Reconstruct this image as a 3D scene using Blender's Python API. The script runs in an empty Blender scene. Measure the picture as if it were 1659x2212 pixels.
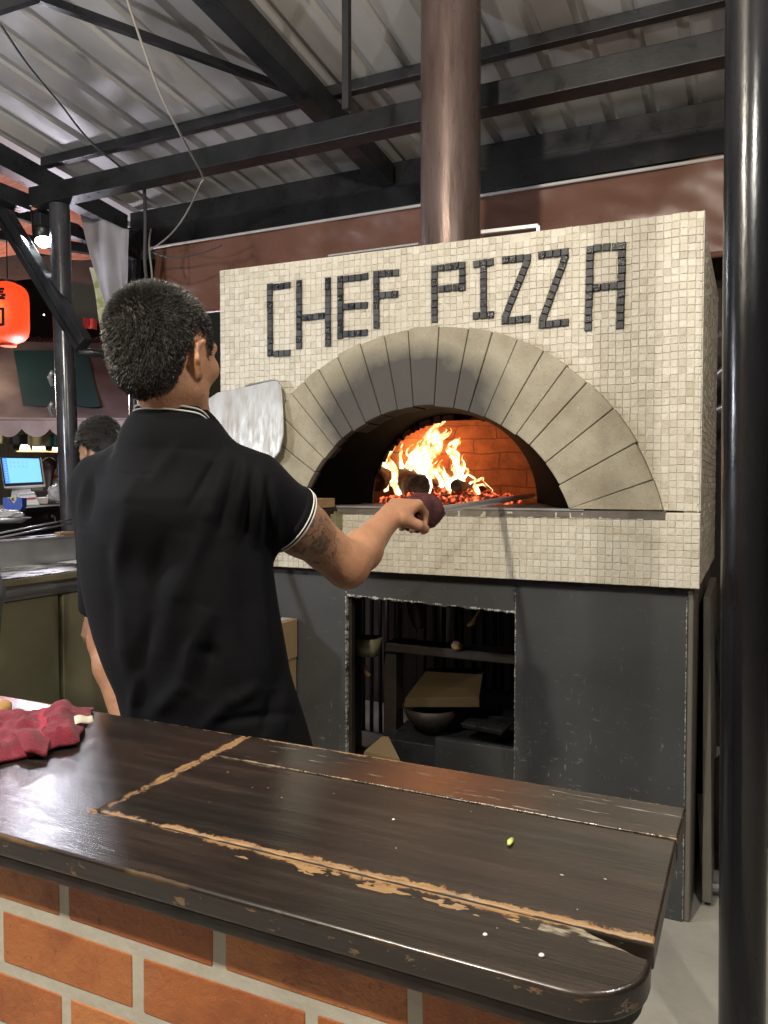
import bpy, bmesh, math, random
import numpy as np
from mathutils import Vector, Matrix, noise as mnoise
random.seed(7); np.random.seed(7)
R = math.radians; PI = math.pi
scene = bpy.context.scene; COL = scene.collection
# ---------------------------------------------------------------- camera
YAW, PIT, FPX = R(25.3), R(2.0), 1690.0
CAMP = Vector((0, 0, 1.4))
cd = bpy.data.cameras.new('camera'); cam = bpy.data.objects.new('camera', cd); COL.objects.link(cam)
cam.location = CAMP; cam.rotation_euler = (PI/2 - PIT, 0, YAW)
cd.sensor_width = 36; cd.lens = 36*FPX/2212; cd.clip_start = .02; cd.clip_end = 500
scene.camera = cam
vf = Vector((-math.sin(YAW)*math.cos(PIT), math.cos(YAW)*math.cos(PIT), -math.sin(PIT)))
vr = Vector((math.cos(YAW), math.sin(YAW), 0)); vu = vr.cross(vf)
def ray(x, y): return vf + vr*((x-829.5)/FPX) - vu*((y-1106)/FPX)
def P(x, y, ax, val):      # a measured point of the photo on the plane axis = val
    d = ray(x, y); return CAMP + d*((val-CAMP[ax])/d[ax])
def D(x, y, d): return CAMP + ray(x, y)*d
# ---------------------------------------------------------------- world, lamps, exposure
w = bpy.data.worlds.new('World'); scene.world = w; w.use_nodes = True
nt = w.node_tree; sky = nt.nodes.new('ShaderNodeTexSky'); sky.sky_type = 'NISHITA'; sky.sun_disc = False
sky.sun_elevation = R(1.0); sky.sun_rotation = R(200)
bg = nt.nodes['Background']; nt.links.new(sky.outputs[0], bg.inputs[0]); bg.inputs[1].default_value = .010
scene.view_settings.view_transform = 'Standard'; scene.view_settings.look = 'None'
scene.view_settings.exposure = 0.72; scene.view_settings.gamma = 1
def lamp(name, loc, power, col, radius=.05, spot=None, target=None, blend=.5):
    l = bpy.data.lights.new(name, 'SPOT' if spot else 'POINT'); l.energy = power; l.color = col; l.shadow_soft_size = radius
    if spot: l.spot_size = R(spot); l.spot_blend = blend
    o = bpy.data.objects.new(name, l); COL.objects.link(o); o.location = loc
    if target is not None: o.rotation_euler = (Vector(target)-Vector(loc)).to_track_quat('-Z', 'Y').to_euler()
    return o
lamp('ceiling_lamp_light', (-.85, -.55, 3.05), 175, (1, .90, .74), .06)
lamp('ceiling_lamp_light', (.50, 1.05, 2.55), 38, (1, .95, .86), .03)
lamp('ceiling_lamp_light', (-3.0, .4, 1.9), 70, (.88, .92, 1), .08)
SPOT = D(93, 524, 4.75)
lamp('spot_lamp_light', SPOT - vf*.26 + Vector((0, 0, -.06)), 34, (.84, .88, 1), .06, 110, (-1.6, .8, 1.0), .6)
lamp('unseen_stall_light', (-7.6, 5.2, 2.4), 75, (1, .86, .66), .2)
lamp('unseen_stall_light', (-5.0, 4.4, 2.15), 40, (.9, .85, 1), .1)  # added fill light without a fixture, brightens the till area
# ---------------------------------------------------------------- materials
def mat(name, col, rough=.5, metal=0., col2=None, ns=8., stretch=(1,1,1), bump=0., bs=None, rvar=0., spec=.5, coat=0., det=5, sharp=(.35,.65), sss=0.):
    m = bpy.data.materials.new(name); m.use_nodes = True; t = m.node_tree; b = t.nodes['Principled BSDF']
    b.inputs['Base Color'].default_value = (*col, 1); b.inputs['Roughness'].default_value = rough
    b.inputs['Metallic'].default_value = metal; b.inputs['Specular IOR Level'].default_value = spec
    if coat: b.inputs['Coat Weight'].default_value = coat; b.inputs['Coat Roughness'].default_value = .15
    if sss: b.inputs['Subsurface Weight'].default_value = sss; b.inputs['Subsurface Radius'].default_value = (.02,.008,.004); b.inputs['Subsurface Scale'].default_value = .3
    tc = t.nodes.new('ShaderNodeTexCoord'); mp = t.nodes.new('ShaderNodeMapping'); mp.inputs['Scale'].default_value = stretch
    t.links.new(tc.outputs['Object'], mp.inputs[0]); m['_'] = 0
    def nz(s, dt=det):
        n = t.nodes.new('ShaderNodeTexNoise'); n.inputs['Scale'].default_value = s; n.inputs['Detail'].default_value = dt; n.inputs['Roughness'].default_value = .6
        t.links.new(mp.outputs[0], n.inputs[0]); return n
    if col2 or rvar: n1 = nz(ns)
    if col2:
        r = t.nodes.new('ShaderNodeValToRGB'); r.color_ramp.elements[0].position = sharp[0]; r.color_ramp.elements[1].position = sharp[1]
        r.color_ramp.elements[0].color = (*col, 1); r.color_ramp.elements[1].color = (*col2, 1)
        t.links.new(n1.outputs[0], r.inputs[0]); t.links.new(r.outputs[0], b.inputs['Base Color'])
    if rvar:
        q = t.nodes.new('ShaderNodeMapRange'); q.inputs[1].default_value = .3; q.inputs[2].default_value = .7
        q.inputs[3].default_value = max(.03, rough-rvar); q.inputs[4].default_value = min(1, rough+rvar)
        t.links.new(nz(ns*2.3).outputs[0], q.inputs[0]); t.links.new(q.outputs[0], b.inputs['Roughness'])
    if bump:
        bp = t.nodes.new('ShaderNodeBump'); bp.inputs['Strength'].default_value = 1; bp.inputs['Distance'].default_value = bump
        t.links.new(nz(bs or ns*4).outputs[0], bp.inputs['Height']); t.links.new(bp.outputs[0], b.inputs['Normal'])
    return m
def N(m, kind, **kw):
    n = m.node_tree.nodes.new('ShaderNode'+kind)
    for k, v in kw.items():
        if hasattr(n, k): setattr(n, k, v)
    return n
def L(m, a, b): m.node_tree.links.new(a, b)
def BS(m): return m.node_tree.nodes['Principled BSDF']
def math_(m, op, a, b=None, c=None, clamp=False):
    n = N(m, 'Math'); n.operation = op; n.use_clamp = clamp
    for i, v in enumerate((a, b, c)):
        if v is None: continue
        if isinstance(v, (int, float)): n.inputs[i].default_value = v
        else: L(m, v, n.inputs[i])
    return n.outputs[0]
def mixc(m, fac, a, b, blend='MIX'):
    n = N(m, 'Mix'); n.data_type = 'RGBA'; n.blend_type = blend
    for i, v in ((0, fac), (6, a), (7, b)):
        if isinstance(v, (int, float)): n.inputs[i].default_value = v
        elif isinstance(v, tuple): n.inputs[i].default_value = (*v, 1)
        else: L(m, v, n.inputs[i])
    return n.outputs[2]
def noise_(m, vec, scale, det=4, rough=.6):
    n = N(m, 'TexNoise'); n.inputs['Scale'].default_value = scale; n.inputs['Detail'].default_value = det; n.inputs['Roughness'].default_value = rough
    if vec is not None: L(m, vec, n.inputs[0])
    return n.outputs[0]
def coords(m, scale=(1,1,1), kind='Object'):
    tc = N(m, 'TexCoord'); mp = N(m, 'Mapping'); mp.inputs['Scale'].default_value = scale; L(m, tc.outputs[kind], mp.inputs[0]); return mp.outputs[0]
def geo_pos(m, scale=(1,1,1)):
    g = N(m, 'NewGeometry'); mp = N(m, 'Mapping'); mp.inputs['Scale'].default_value = scale; L(m, g.outputs['Position'], mp.inputs[0]); return mp.outputs[0]
def sep(m, v):
    s = N(m, 'SeparateXYZ'); L(m, v, s.inputs[0]); return s.outputs
def emit(name, col, strength):
    m = bpy.data.materials.new(name); m.use_nodes = True; b = BS(m)
    b.inputs['Base Color'].default_value = (*[c*.5 for c in col], 1); b.inputs['Emission Color'].default_value = (*col, 1); b.inputs['Emission Strength'].default_value = strength; return m
M = {}
M['black'] = mat('black_painted_steel', (.012,.013,.016), .34, 0, (.03,.031,.034), 5, bump=.0006, bs=60, rvar=.12)
M['blackgloss'] = mat('black_gloss_paint', (.006,.006,.0075), .25, 0, (.014,.014,.016), 3, (1,1,.25), bump=.0026, bs=13, rvar=.10, coat=.12)
M['beam'] = mat('grey_painted_beam', (.011,.012,.014), .36, 0, (.024,.025,.028), 6, bump=.0008, bs=50, rvar=.12)
M['poleL'] = mat('dark_steel_pole', (.03,.031,.037), .22, .3, (.09,.09,.1), 9, (1,1,.3), rvar=.12)
M['roof'] = mat('galvanised_roof_sheet', (.60,.585,.575), .48, .15, (.44,.43,.42), 2.4, (1,.3,1), bump=.002, bs=6, rvar=.1)
M['steel'] = mat('stainless_steel', (.50,.50,.51), .34, .6, (.42,.42,.43), 6, rvar=.03, bump=.00008, bs=30)
M['steeldark'] = mat('dark_stainless_door', (.27,.26,.15), .42, .4, (.33,.31,.20), 3, bump=.0006, bs=5, rvar=.08)  # olive tint paints in the green reflections on the fridge doors
M['white'] = mat('white_plastic', (.72,.71,.70), .35)
M['wood'] = mat('light_wood_block', (.42,.27,.13), .6, 0, (.30,.17,.08), 12, (1,1,6), bump=.001)
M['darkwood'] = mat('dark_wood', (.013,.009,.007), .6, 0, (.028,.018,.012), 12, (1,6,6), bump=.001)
M['card'] = mat('brown_cardboard', (.36,.24,.13), .8, 0, (.30,.2,.1), 5, bump=.0005)
M['char'] = mat('charred_wood', (.010,.008,.007), .85, 0, (.09,.045,.025), 26, bump=.01, bs=30)
M['concrete'] = mat('concrete_floor', (.36,.34,.30), .7, 0, (.46,.44,.39), 3.5, bump=.002, bs=30, rvar=.12)
M['tarp'] = mat('brown_tarpaulin', (.20,.097,.07), .32, 0, (.24,.12,.09), 2.5, bump=.009, bs=3.6, rvar=.1, det=2)
M['grey_cloth'] = mat('grey_cloth', (.42,.40,.44), .85, 0, (.34,.32,.36), 5, bump=.004, bs=9)
M['black_plastic'] = mat('black_plastic', (.012,.012,.013), .4)
M['bamboo'] = mat('bamboo_cane', (.05,.034,.027), .5, 0, (.025,.018,.013), 7, (1,1,.2))  # cane colour darkened to carry the shade behind the stand opening
# ---------------------------------------------------------------- mesh helpers
WL = {}
def wloc(o): return WL.get(o.name, Vector((0,0,0)))
def tag(o, label=None, cat=None, group=None, kind=None):
    if label: o['label'] = label
    if cat: o['category'] = cat
    if group: o['group'] = group
    if kind: o['kind'] = kind
    return o
def empty(name, loc, label, cat, group=None):
    o = bpy.data.objects.new(name, None); COL.objects.link(o); o.location = loc; o.empty_display_size = .1
    WL[o.name] = Vector(loc); return tag(o, label, cat, group)
class MB:
    def __init__(s): s.v = []; s.f = []
    def add(s, vs, fs):
        b = len(s.v); s.v += [tuple(v) for v in vs]; s.f += [tuple(b+i for i in f) for f in fs]; return s
    def hexa(s, c8): return s.add(c8, [(0,3,2,1),(4,5,6,7),(0,1,5,4),(1,2,6,5),(2,3,7,6),(3,0,4,7)])
    def box(s, x0, x1, y0, y1, z0, z1):
        return s.hexa([(x0,y0,z0),(x1,y0,z0),(x1,y1,z0),(x0,y1,z0),(x0,y0,z1),(x1,y0,z1),(x1,y1,z1),(x0,y1,z1)])
    def obox(s, c, ax, ay, az):
        c, ax, ay, az = map(Vector, (c, ax, ay, az)); return s.hexa([c-ax-ay-az, c+ax-ay-az, c+ax+ay-az, c-ax+ay-az, c-ax-ay+az, c+ax-ay+az, c+ax+ay+az, c-ax+ay+az])
    def bar(s, a, b, wd, h, up=(0,0,1)):
        a, b = Vector(a), Vector(b); d = (b-a); u = Vector(up); sd = d.cross(u).normalized(); u = sd.cross(d).normalized()
        return s.obox((a+b)/2, sd*wd/2, d/2, u*h/2)
    def tube(s, pts, rad, n=12, cap=True, flat=1., up=None):
        pts = [Vector(p) for p in pts]; rad = rad if hasattr(rad, '__len__') else [rad]*len(pts); rings = []
        pv = None
        for i, p in enumerate(pts):
            d = (pts[min(i+1, len(pts)-1)] - pts[max(i-1, 0)]).normalized()
            if pv is None: pv = Vector(up) if up else (Vector((0,0,1)) if abs(d.z) < .9 else Vector((1,0,0)))
            a = (pv - d*pv.dot(d)).normalized(); pv = a; b = d.cross(a)
            rings.append([p + (a*math.cos(2*PI*k/n)*flat + b*math.sin(2*PI*k/n))*rad[i] for k in range(n)])
        vs = [v for r in rings for v in r]; m = len(rings)
        fs = [(i*n+k, i*n+(k+1) % n, (i+1)*n+(k+1) % n, (i+1)*n+k) for i in range(m-1) for k in range(n)]
        if cap: fs += [tuple(range(n-1, -1, -1)), tuple((m-1)*n+k for k in range(n))]
        return s.add(vs, fs)
    def lathe(s, c, prof, n=24, axis=(0,0,1)):
        c = Vector(c); q = Vector((0,0,1)).rotation_difference(Vector(axis)); vs = []
        for r, z in prof: vs += [c + q @ Vector((r*math.cos(2*PI*k/n), r*math.sin(2*PI*k/n), z)) for k in range(n)]
        m = len(prof); fs = [(i*n+k, i*n+(k+1) % n, (i+1)*n+(k+1) % n, (i+1)*n+k) for i in range(m-1) for k in range(n)]
        return s.add(vs, fs)
    def prism(s, pts, off):
        pts = [Vector(p) for p in pts]; o = Vector(off); n = len(pts)
        return s.add(pts + [p+o for p in pts], [tuple(range(n-1, -1, -1)), tuple(range(n, 2*n))] + [(i, (i+1) % n, n+(i+1) % n, n+i) for i in range(n)])
    def grid(s, fn, nu, nv):
        vs = [fn(i/nu, j/nv) for i in range(nu+1) for j in range(nv+1)]
        return s.add(vs, [(i*(nv+1)+j, (i+1)*(nv+1)+j, (i+1)*(nv+1)+j+1, i*(nv+1)+j+1) for i in range(nu) for j in range(nv)])
    def build(s, name, m, parent=None, smooth=False, bevel=0, seg=2, solid=0, subd=0, uv=None, fix=True):
        me = bpy.data.meshes.new(name)
        if parent is not None: off = wloc(parent)
        else:
            a = np.array(s.v); off = Vector(((a[:,0].min()+a[:,0].max())/2, (a[:,1].min()+a[:,1].max())/2, a[:,2].min()))
        me.from_pydata([tuple(Vector(v)-off) for v in s.v], [], s.f); me.update()
        if fix:
            bm = bmesh.new(); bm.from_mesh(me); bmesh.ops.recalc_face_normals(bm, faces=bm.faces); bm.to_mesh(me); bm.free()
        me.materials.append(M[m] if isinstance(m, str) else m)
        o = bpy.data.objects.new(name, me); COL.objects.link(o)
        if parent is not None: o.parent = parent
        else: o.location = off
        WL[o.name] = off.copy()
        if smooth: me.shade_smooth()
        if solid: q = o.modifiers.new('solid', 'SOLIDIFY'); q.thickness = solid; q.offset = 0
        if bevel:
            q = o.modifiers.new('bevel', 'BEVEL'); q.width = bevel; q.segments = seg; q.limit_method = 'ANGLE'; q.angle_limit = R(35)
            me.shade_smooth(); q.harden_normals = True
        if subd: q = o.modifiers.new('sub', 'SUBSURF'); q.levels = subd; q.render_levels = subd
        return o
def smooth_angle(o, deg=40):
    me = o.data; me.shade_smooth(); bm = bmesh.new(); bm.from_mesh(me)
    for e in bm.edges:
        if len(e.link_faces) == 2 and e.calc_face_angle(0) > R(deg): e.smooth = False
    bm.to_mesh(me); bm.free(); return o
def faceattr(o, name, vals):
    a = o.data.attributes.new(name, 'FLOAT', 'FACE'); a.data.foreach_set('value', list(vals))
# ================================================================ SETTING
b = MB().box(-16, 8, -6, 18, -.1, 0); tag(b.build('floor', 'concrete'), kind='structure')
# ---------------------------------------------------------------- roof
ROOF = lambda y: 3.712 - .1*y
def roof_sheet():
    mb = MB(); p = .2; prof = [(0, 0), (.135, 0), (.155, .032), (.18, .032), (.2, 0)]; xs = []
    x = -4.26
    while x < 2.2:
        xs += [(x+dx, dz) for dx, dz in prof[:4]]; x += p
    ys = [-2.5, -1, .5, 2, 3, 3.7, 4.42]; n = len(ys)
    vs = [(x, y, ROOF(y)+dz+.002*math.sin(x*9+y*3)) for x, dz in xs for y in ys]
    fs = [(i*n+j, (i+1)*n+j, (i+1)*n+j+1, i*n+j+1) for i in range(len(xs)-1) for j in range(n-1)]
    mb.add(vs, fs); return mb
root = empty('roof', (-1, 1, 3.5), 'corrugated grey metal roof sheet on black steel beams', 'roof')
roof_sheet().build('roof_sheet', 'roof', root, solid=.001, fix=False)
for y, x0, x1 in ((3.45, -3.9, 1.2), (2.2, -3.9, 1.2), (.9, -3.9, 1.2)):
    zt = ROOF(y)-.004; MB().box(x0, x1, y-.025, y+.025, zt-.055, zt).build('purlin', 'black', root, bevel=.004)
for x in (-3.93, -1.94, -.02):       # rafters
    ya, yb = -2, 4.13; wd = .05
    MB().hexa([(x-wd,ya,ROOF(ya)-.25),(x+wd,ya,ROOF(ya)-.25),(x+wd,yb,ROOF(yb)-.18),(x-wd,yb,ROOF(yb)-.18),(x-wd,ya,ROOF(ya)-.064),(x+wd,ya,ROOF(ya)-.064),(x+wd,yb,ROOF(yb)-.064),(x-wd,yb,ROOF(yb)-.064)]).build('rafter', 'black', root, bevel=.004)
MB().box(-3.9, 1.2, 4.15, 4.25, 2.995, 3.14).build('rear_beam', 'black', root, bevel=.004)
MB().box(-3.9, 1.2, 4.17, 4.22, 3.142, 3.262).build('rear_purlin', 'black', root, bevel=.004)
a, b_ = D(85, -4, 3.05), P(655, 205, 1, 3.4); MB().bar(a, b_, .03, .034).build('roof_strut', 'beam', root)
hr = P(749, 238, 1, 2.6); MB().bar(hr, Vector((hr.x, hr.y, ROOF(2.6)-.004)), .026, .026, (0,1,0)).build('hanger_rod', 'beam', root)
MB().bar(D(-60, 30, 3.1), D(95, -20, 3.1), .03, .06).build('roof_strut', 'beam', root)
MB().box(-3.79, 1.2, 3.24, 3.34, 3.0, 3.105).build('tie_beam', 'beam', root, bevel=.006)
MB().box(-3.93, -3.83, .5, 3.3, 2.995, 3.09).build('side_beam', 'black', root, bevel=.006)
MB().box(-3.87, -3.81, 3.34, 4.15, 2.93, 3.0).build('side_beam', 'black', root, bevel=.006)
# ---------------------------------------------------------------- posts
def post(name, a, b, r, m, label, n=32, **k):
    return tag(MB().tube([a, Vector(a).lerp(Vector(b), .5), b], r, n).build(name, m, smooth=True, **k), label, 'post')
_b = M['blackgloss']; _cr = [n for n in _b.node_tree.nodes if n.type == 'VALTORGB'][0]; _g = math_(_b, 'GREATER_THAN', noise_(_b, geo_pos(_b), 55, 4, .8), .735); L(_b, mixc(_b, _g, _cr.outputs[0], (.24,.22,.18)), BS(_b).inputs['Base Color'])
o = MB().tube([(-.006, 1.98, 0), (-.0205, 1.98, 1.7), (-.030, 1.98, 3.4)], .051, 40).build('steel_post', 'blackgloss')
smooth_angle(o); tag(o, 'thick glossy black round post at the right edge of the picture', 'post')
pt, pb = P(128, 445, 1, 3.3), P(152, 1110, 1, 3.3); dd = (pb-pt)/(pb.z-pt.z)
root = empty('steel_post', pt + dd*(-pt.z), 'dark round steel post on the left with the spotlight beside its top', 'post')
smooth_angle(MB().tube([pt + dd*(-pt.z+.001), pt+dd*(2.995-pt.z)], .056, 32).build('shaft', 'poleL', root))
for py in (822, 888):
    q = P(133, py, 1, 3.26); MB().tube([q+Vector((-.05,-.02,-.03)), q+Vector((-.06,-.03,.02)), q+Vector((-.02,-.05,.04))], .012, 8).build('rope_cleat', 'steel', root, smooth=True)
q = P(291, 700, 1, 4.2)
o = MB().tube([(q.x, 4.2, .001), (q.x, 4.2, 2.99)], .045, 28).build('steel_post', 'poleL'); smooth_angle(o); tag(o, 'dark round post behind the standing cook\'s head beside the hanging grey cloth', 'post')
# diagonal brace
a, b_ = D(-30, 400, 4.62), D(182, 745, 4.36)
root = empty('diagonal_brace', b_, 'dusty dark steel brace slanting across the left post', 'brace')
MB().bar(a, b_, .075, .085).build('channel', 'black', root, bevel=.006)
MB().bar(a+Vector((.0,-.05,-.03)), b_+Vector((0,-.05,-.03)), .016, .03).build('lip', 'beam', root)
MB().tube([b_+Vector((-.05,0,-.03)), D(255, 768, 4.5)], .024, 12).build('end_rail', 'beam', root, smooth=True)
# ---------------------------------------------------------------- PIZZA OVEN
OX0, OX1, OY, OZ0, OZ1, HZ = -1.968, -.148, 2.6, 1.078, 2.25, 1.318
OB = 3.72
oven = empty('pizza_oven', ((OX0+OX1)/2, 3.1, 0), 'large pizza oven with cream mosaic front, stone arch and burning fire', 'oven')
AX, AZ, RI, RO = -1.061, 1.132, .546, .826       # arch centre, radii
ha = math.asin((HZ-AZ)/RI); hb = math.asin((HZ-AZ)/RO)
def arc(r, a0, a1, n, y, cx=AX, cz=AZ): return [Vector((cx+r*math.cos(a0+(a1-a0)*i/n), y, cz+r*math.sin(a0+(a1-a0)*i/n))) for i in range(n+1)]
# plaster slab carrying the mosaic
m = mat('mosaic_grout', (.70,.66,.57), .9, 0, (.60,.56,.48), 12, bump=.001); M['grout'] = m
rm = .7; hm = math.asin((HZ-AZ)/rm)
out = [Vector((OX0, OY+.01, HZ)), Vector((OX0, OY+.01, OZ1+.016)), Vector((OX1, OY+.01, OZ1-.012)), Vector((OX1, OY+.01, HZ))] + arc(rm, hm, PI-hm, 40, OY+.01)
MB().prism(out, (0, .06, 0)).build('facade', 'grout', oven)
MB().box(OX0, OX1, OY-.008, OY+.02, OZ0, HZ-.006).build('lower_facade', 'grout', oven)
MB().box(OX0, OX0+.05, OY+.07, OB, OZ0, OZ1).build('side_wall', 'grout', oven)
MB().box(OX1-.05, OX1-.006, OY+.02, OB, OZ0, OZ1-.02).build('side_wall', 'grout', oven)
MB().box(OX0+.05, OX1-.05, OB-.04, OB, OZ0, OZ1-.03).build('back_wall', 'grout', oven)
MB().box(OX0+.002, OX1-.008, OY+.07, OB-.002, OZ1-.045, OZ1-.02).build('top_slab', 'grout', oven)
# mosaic tile material: every tile has its own tone
tm = mat('travertine_mosaic', (.6,.54,.43), .45); v = geo_pos(tm)
at = N(tm, 'Attribute'); at.attribute_name = 'tone'
rp = N(tm, 'ValToRGB'); cr = rp.color_ramp; cr.elements[0].color = (.50,.455,.365,1); cr.elements[1].color = (.68,.64,.555,1)
for p_, c_ in ((.12, (.57,.525,.43,1)), (.5, (.62,.58,.485,1)), (.8, (.65,.61,.515,1))):
    e = cr.elements.new(p_); e.color = c_
L(tm, at.outputs['Fac'], rp.inputs[0])
n1 = noise_(tm, v, 190, 5, .7); vein = math_(tm, 'GREATER_THAN', n1, .575)
c = mixc(tm, math_(tm, 'MULTIPLY', vein, .38), rp.outputs[0], (.30,.26,.19))
n2 = noise_(tm, v, 2.1, 4); grime = math_(tm, 'MULTIPLY_ADD', n2, 2.6, -1.15, clamp=True)
c = mixc(tm, math_(tm, 'MULTIPLY', grime, .30), c, (.34,.31,.22)); L(tm, c, BS(tm).inputs['Base Color'])
bp = N(tm, 'Bump'); bp.inputs['Distance'].default_value = .0012; L(tm, noise_(tm, v, 120, 5, .7), bp.inputs['Height']); L(tm, bp.outputs[0], BS(tm).inputs['Normal'])
M['tile'] = tm
TP = .0236
def tile(mb, tones, c, ax, az, nrm, s=.0108, sz=None, h=.0026, tone=None):
    """one tumbled tile; ax, az unit in-plane directions, nrm outward"""
    j = lambda k: random.uniform(-k, k)
    sz = sz or s; c = c + ax*j(.0006) + az*j(.0006); t = j(.03); ax, az = ax*math.cos(t)+az*math.sin(t), az*math.cos(t)-ax*math.sin(t)
    h = h + j(.0008); o_ = []; i_ = []
    for sx, sy in ((-1,-1),(1,-1),(1,1),(-1,1)):
        o_.append(c + ax*sx*(s+j(.0005)) + az*sy*(sz+j(.0005)))
        i_.append(c + ax*sx*(s*.86) + az*sy*(sz*.86) + nrm*(h+j(.0008)))
    mid = [p + nrm*h*.62 for p in o_]
    o_ = [p - nrm*.003 for p in o_]
    mb.add(o_+mid+i_, [(8,9,10,11)] + [(k, (k+1) % 4, 4+(k+1) % 4, 4+k) for k in range(4)] + [(4+k, 4+(k+1) % 4, 8+(k+1) % 4, 8+k) for k in range(4)])
    tones += [random.random() if tone is None else tone]*9
ex, ey, ez = Vector((1,0,0)), Vector((0,1,0)), Vector((0,0,1))
mb = MB(); tn = []
nx = int(round((OX1-OX0)/TP)); px_ = (OX1-OX0)/nx
nz_ = int(round((OZ1-HZ)/TP)); pz_ = (OZ1-HZ)/nz_
missing = {(36, 0), (51, 0), (52, 0), (53, 0), (57, 0), (58, 0), (22, 0)}
for i in range(nx):
    wob = .0012*math.sin(i*1.3)
    for j in range(nz_):
        x = OX0 + (i+.5)*px_; fr = (x-OX0)/(OX1-OX0); top = OZ1+.014-.026*fr
        z = HZ + (j+.5)*(top-HZ)/nz_ + wob + .0012*math.sin(i*.37+j*.8)
        if math.hypot(x-AX, z-AZ) < RO-.006: continue
        if (i, nz_-1-j) in missing: continue
        tile(mb, tn, Vector((x, OY+.0095, z)), ex, ez, -ey, s=px_/2-.0007, sz=pz_/2-.0007)
o = mb.build('mosaic', 'tile', oven); faceattr(o, 'tone', tn)
mb = MB(); tn = []; nl = int(round((HZ-OZ0)/TP))
for i in range(nx):
    for j in range(nl):
        tile(mb, tn, Vector((OX0+(i+.5)*px_, OY-.0085, OZ0+(j+.5)*(HZ-.008-OZ0)/nl)), ex, ez, -ey, s=px_/2-.0009, sz=(HZ-.008-OZ0)/nl/2-.0009, tone=random.random()*.85+.15)
o = mb.build('mosaic', 'tile', oven); faceattr(o, 'tone', tn)
mb = MB(); tn = []; ns_ = int((OB-OY)/TP)
for i in range(ns_):
    for j in range(int((OZ1-OZ0)/TP)-1):
        tile(mb, tn, Vector((OX1-.0065, OY+(i+.5)*TP, OZ0+(j+.5)*TP)), ey, ez, ex)
o = mb.build('side_mosaic', 'tile', oven); faceattr(o, 'tone', tn)
# letters of dark tiles
lm = mat('dark_glass_tile', (.012,.013,.017), .25, 0); at = N(lm, 'Attribute'); at.attribute_name = 'tone'
rp = N(lm, 'ValToRGB'); rp.color_ramp.interpolation = 'CONSTANT'; rp.color_ramp.elements[0].color = (.010,.011,.015,1); rp.color_ramp.elements[1].position = .75; rp.color_ramp.elements[1].color = (.052,.054,.060,1)
e = rp.color_ramp.elements.new(.4); e.color = (.022,.023,.028,1)
L(lm, at.outputs['Fac'], rp.inputs[0]); L(lm, rp.outputs[0], BS(lm).inputs['Base Color'])
bp = N(lm, 'Bump'); bp.inputs['Distance'].default_value = .0022; L(lm, noise_(lm, geo_pos(lm), 170, 3), bp.inputs['Height']); L(lm, bp.outputs[0], BS(lm).inputs['Normal'])
q = N(lm, 'MapRange'); q.inputs[3].default_value = .16; q.inputs[4].default_value = .5; L(lm, at.outputs['Fac'], q.inputs[0]); L(lm, q.outputs[0], BS(lm).inputs['Roughness'])
M['letter'] = lm
LET = {'C': [((582,619),(582.5,763)),((595,619),(620,616)),((596,763.5),(620,762))],
 'H': [((645,612),(645,747)),((707.6,606),(707.6,741)),((658,686),(694,682))],
 'E': [((734,603),(734,725)),((747,602),(788,597)),((747,662),(787,659)),((747,721),(787,718))],
 'F': [((812,592),(812,702)),((826,591),(854.5,589)),((826,637),(853,635))],
 'P': [((938,580),(938,689)),((953,578),(984,574)),((998,572),(998,621)),((953,624),(984,620))],
 'I': [((1029,570),(1059,566)),((1044,581),(1044,669)),((1028,682),(1059,680))],
 'Z': [((1091,561),(1139,556)),((1136,570),(1092,680)),((1090.5,692.5),(1138,688))],
 'Z2': [((1170,550),(1220,544)),((1219,559),(1173,686)),((1171,701),(1220,696))],
 'A': [((1274.5,539),(1270,706)),((1343.5,531),(1339,702)),((1290,535),(1330,532)),((1289,621),(1326,617))]}
for k, sts in LET.items():
    mb = MB(); tn = []
    for (a, b_) in sts:
        A_, B_ = P(*a, 1, OY-.001), P(*b_, 1, OY-.001); A_.y = B_.y = OY+.004; d = B_-A_; n = max(1, round(d.length/.0245)); d.normalize()
        pr = Vector((-d.z, 0, d.x))
        for i in range(n+1): tile(mb, tn, A_.lerp(B_, i/n), d, pr, -ey, s=.0118, h=.0075)
    o = mb.build('letter', 'letter', oven); faceattr(o, 'tone', tn); o['label'] = 'dark tile letter ' + k[0]
# arch stones
am = mat('refractory_stone', (.30,.265,.20), .85); v = geo_pos(am); xyz = sep(am, v)
c = mixc(am, math_(am, 'MULTIPLY_ADD', noise_(am, v, 7, 6), 2.4, -.8, clamp=True), (.29,.255,.185), (.45,.41,.315))
c = mixc(am, math_(am, 'MULTIPLY', math_(am, 'GREATER_THAN', noise_(am, v, 210, 2), .66), .45), c, (.60,.55,.44))
c = mixc(am, math_(am, 'MULTIPLY', math_(am, 'GREATER_THAN', noise_(am, v, 150, 3), .66), .5), c, (.12,.10,.07))
sx = math_(am, 'SUBTRACT', xyz[0], AX-.07); sz = math_(am, 'SUBTRACT', xyz[2], 1.66)   # soot patch over the crown
el = math_(am, 'ADD', math_(am, 'POWER', math_(am, 'ABSOLUTE', math_(am, 'DIVIDE', sx, .42)), 2), math_(am, 'POWER', math_(am, 'ABSOLUTE', math_(am, 'DIVIDE', sz, .27)), 2))
so = math_(am, 'SUBTRACT', math_(am, 'ADD', 1.0, math_(am, 'MULTIPLY_ADD', noise_(am, v, 7, 5), .9, -.50)), el)
so = math_(am, 'MULTIPLY', so, 2.0, clamp=True)
c = mixc(am, math_(am, 'MULTIPLY', so, .92), c, (.055,.052,.052)); c = mixc(am, math_(am, 'MULTIPLY', math_(am, 'SUBTRACT', xyz[1], OY+.0), 60, clamp=True), c, (.012,.010,.009)); L(am, c, BS(am).inputs['Base Color'])
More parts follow.
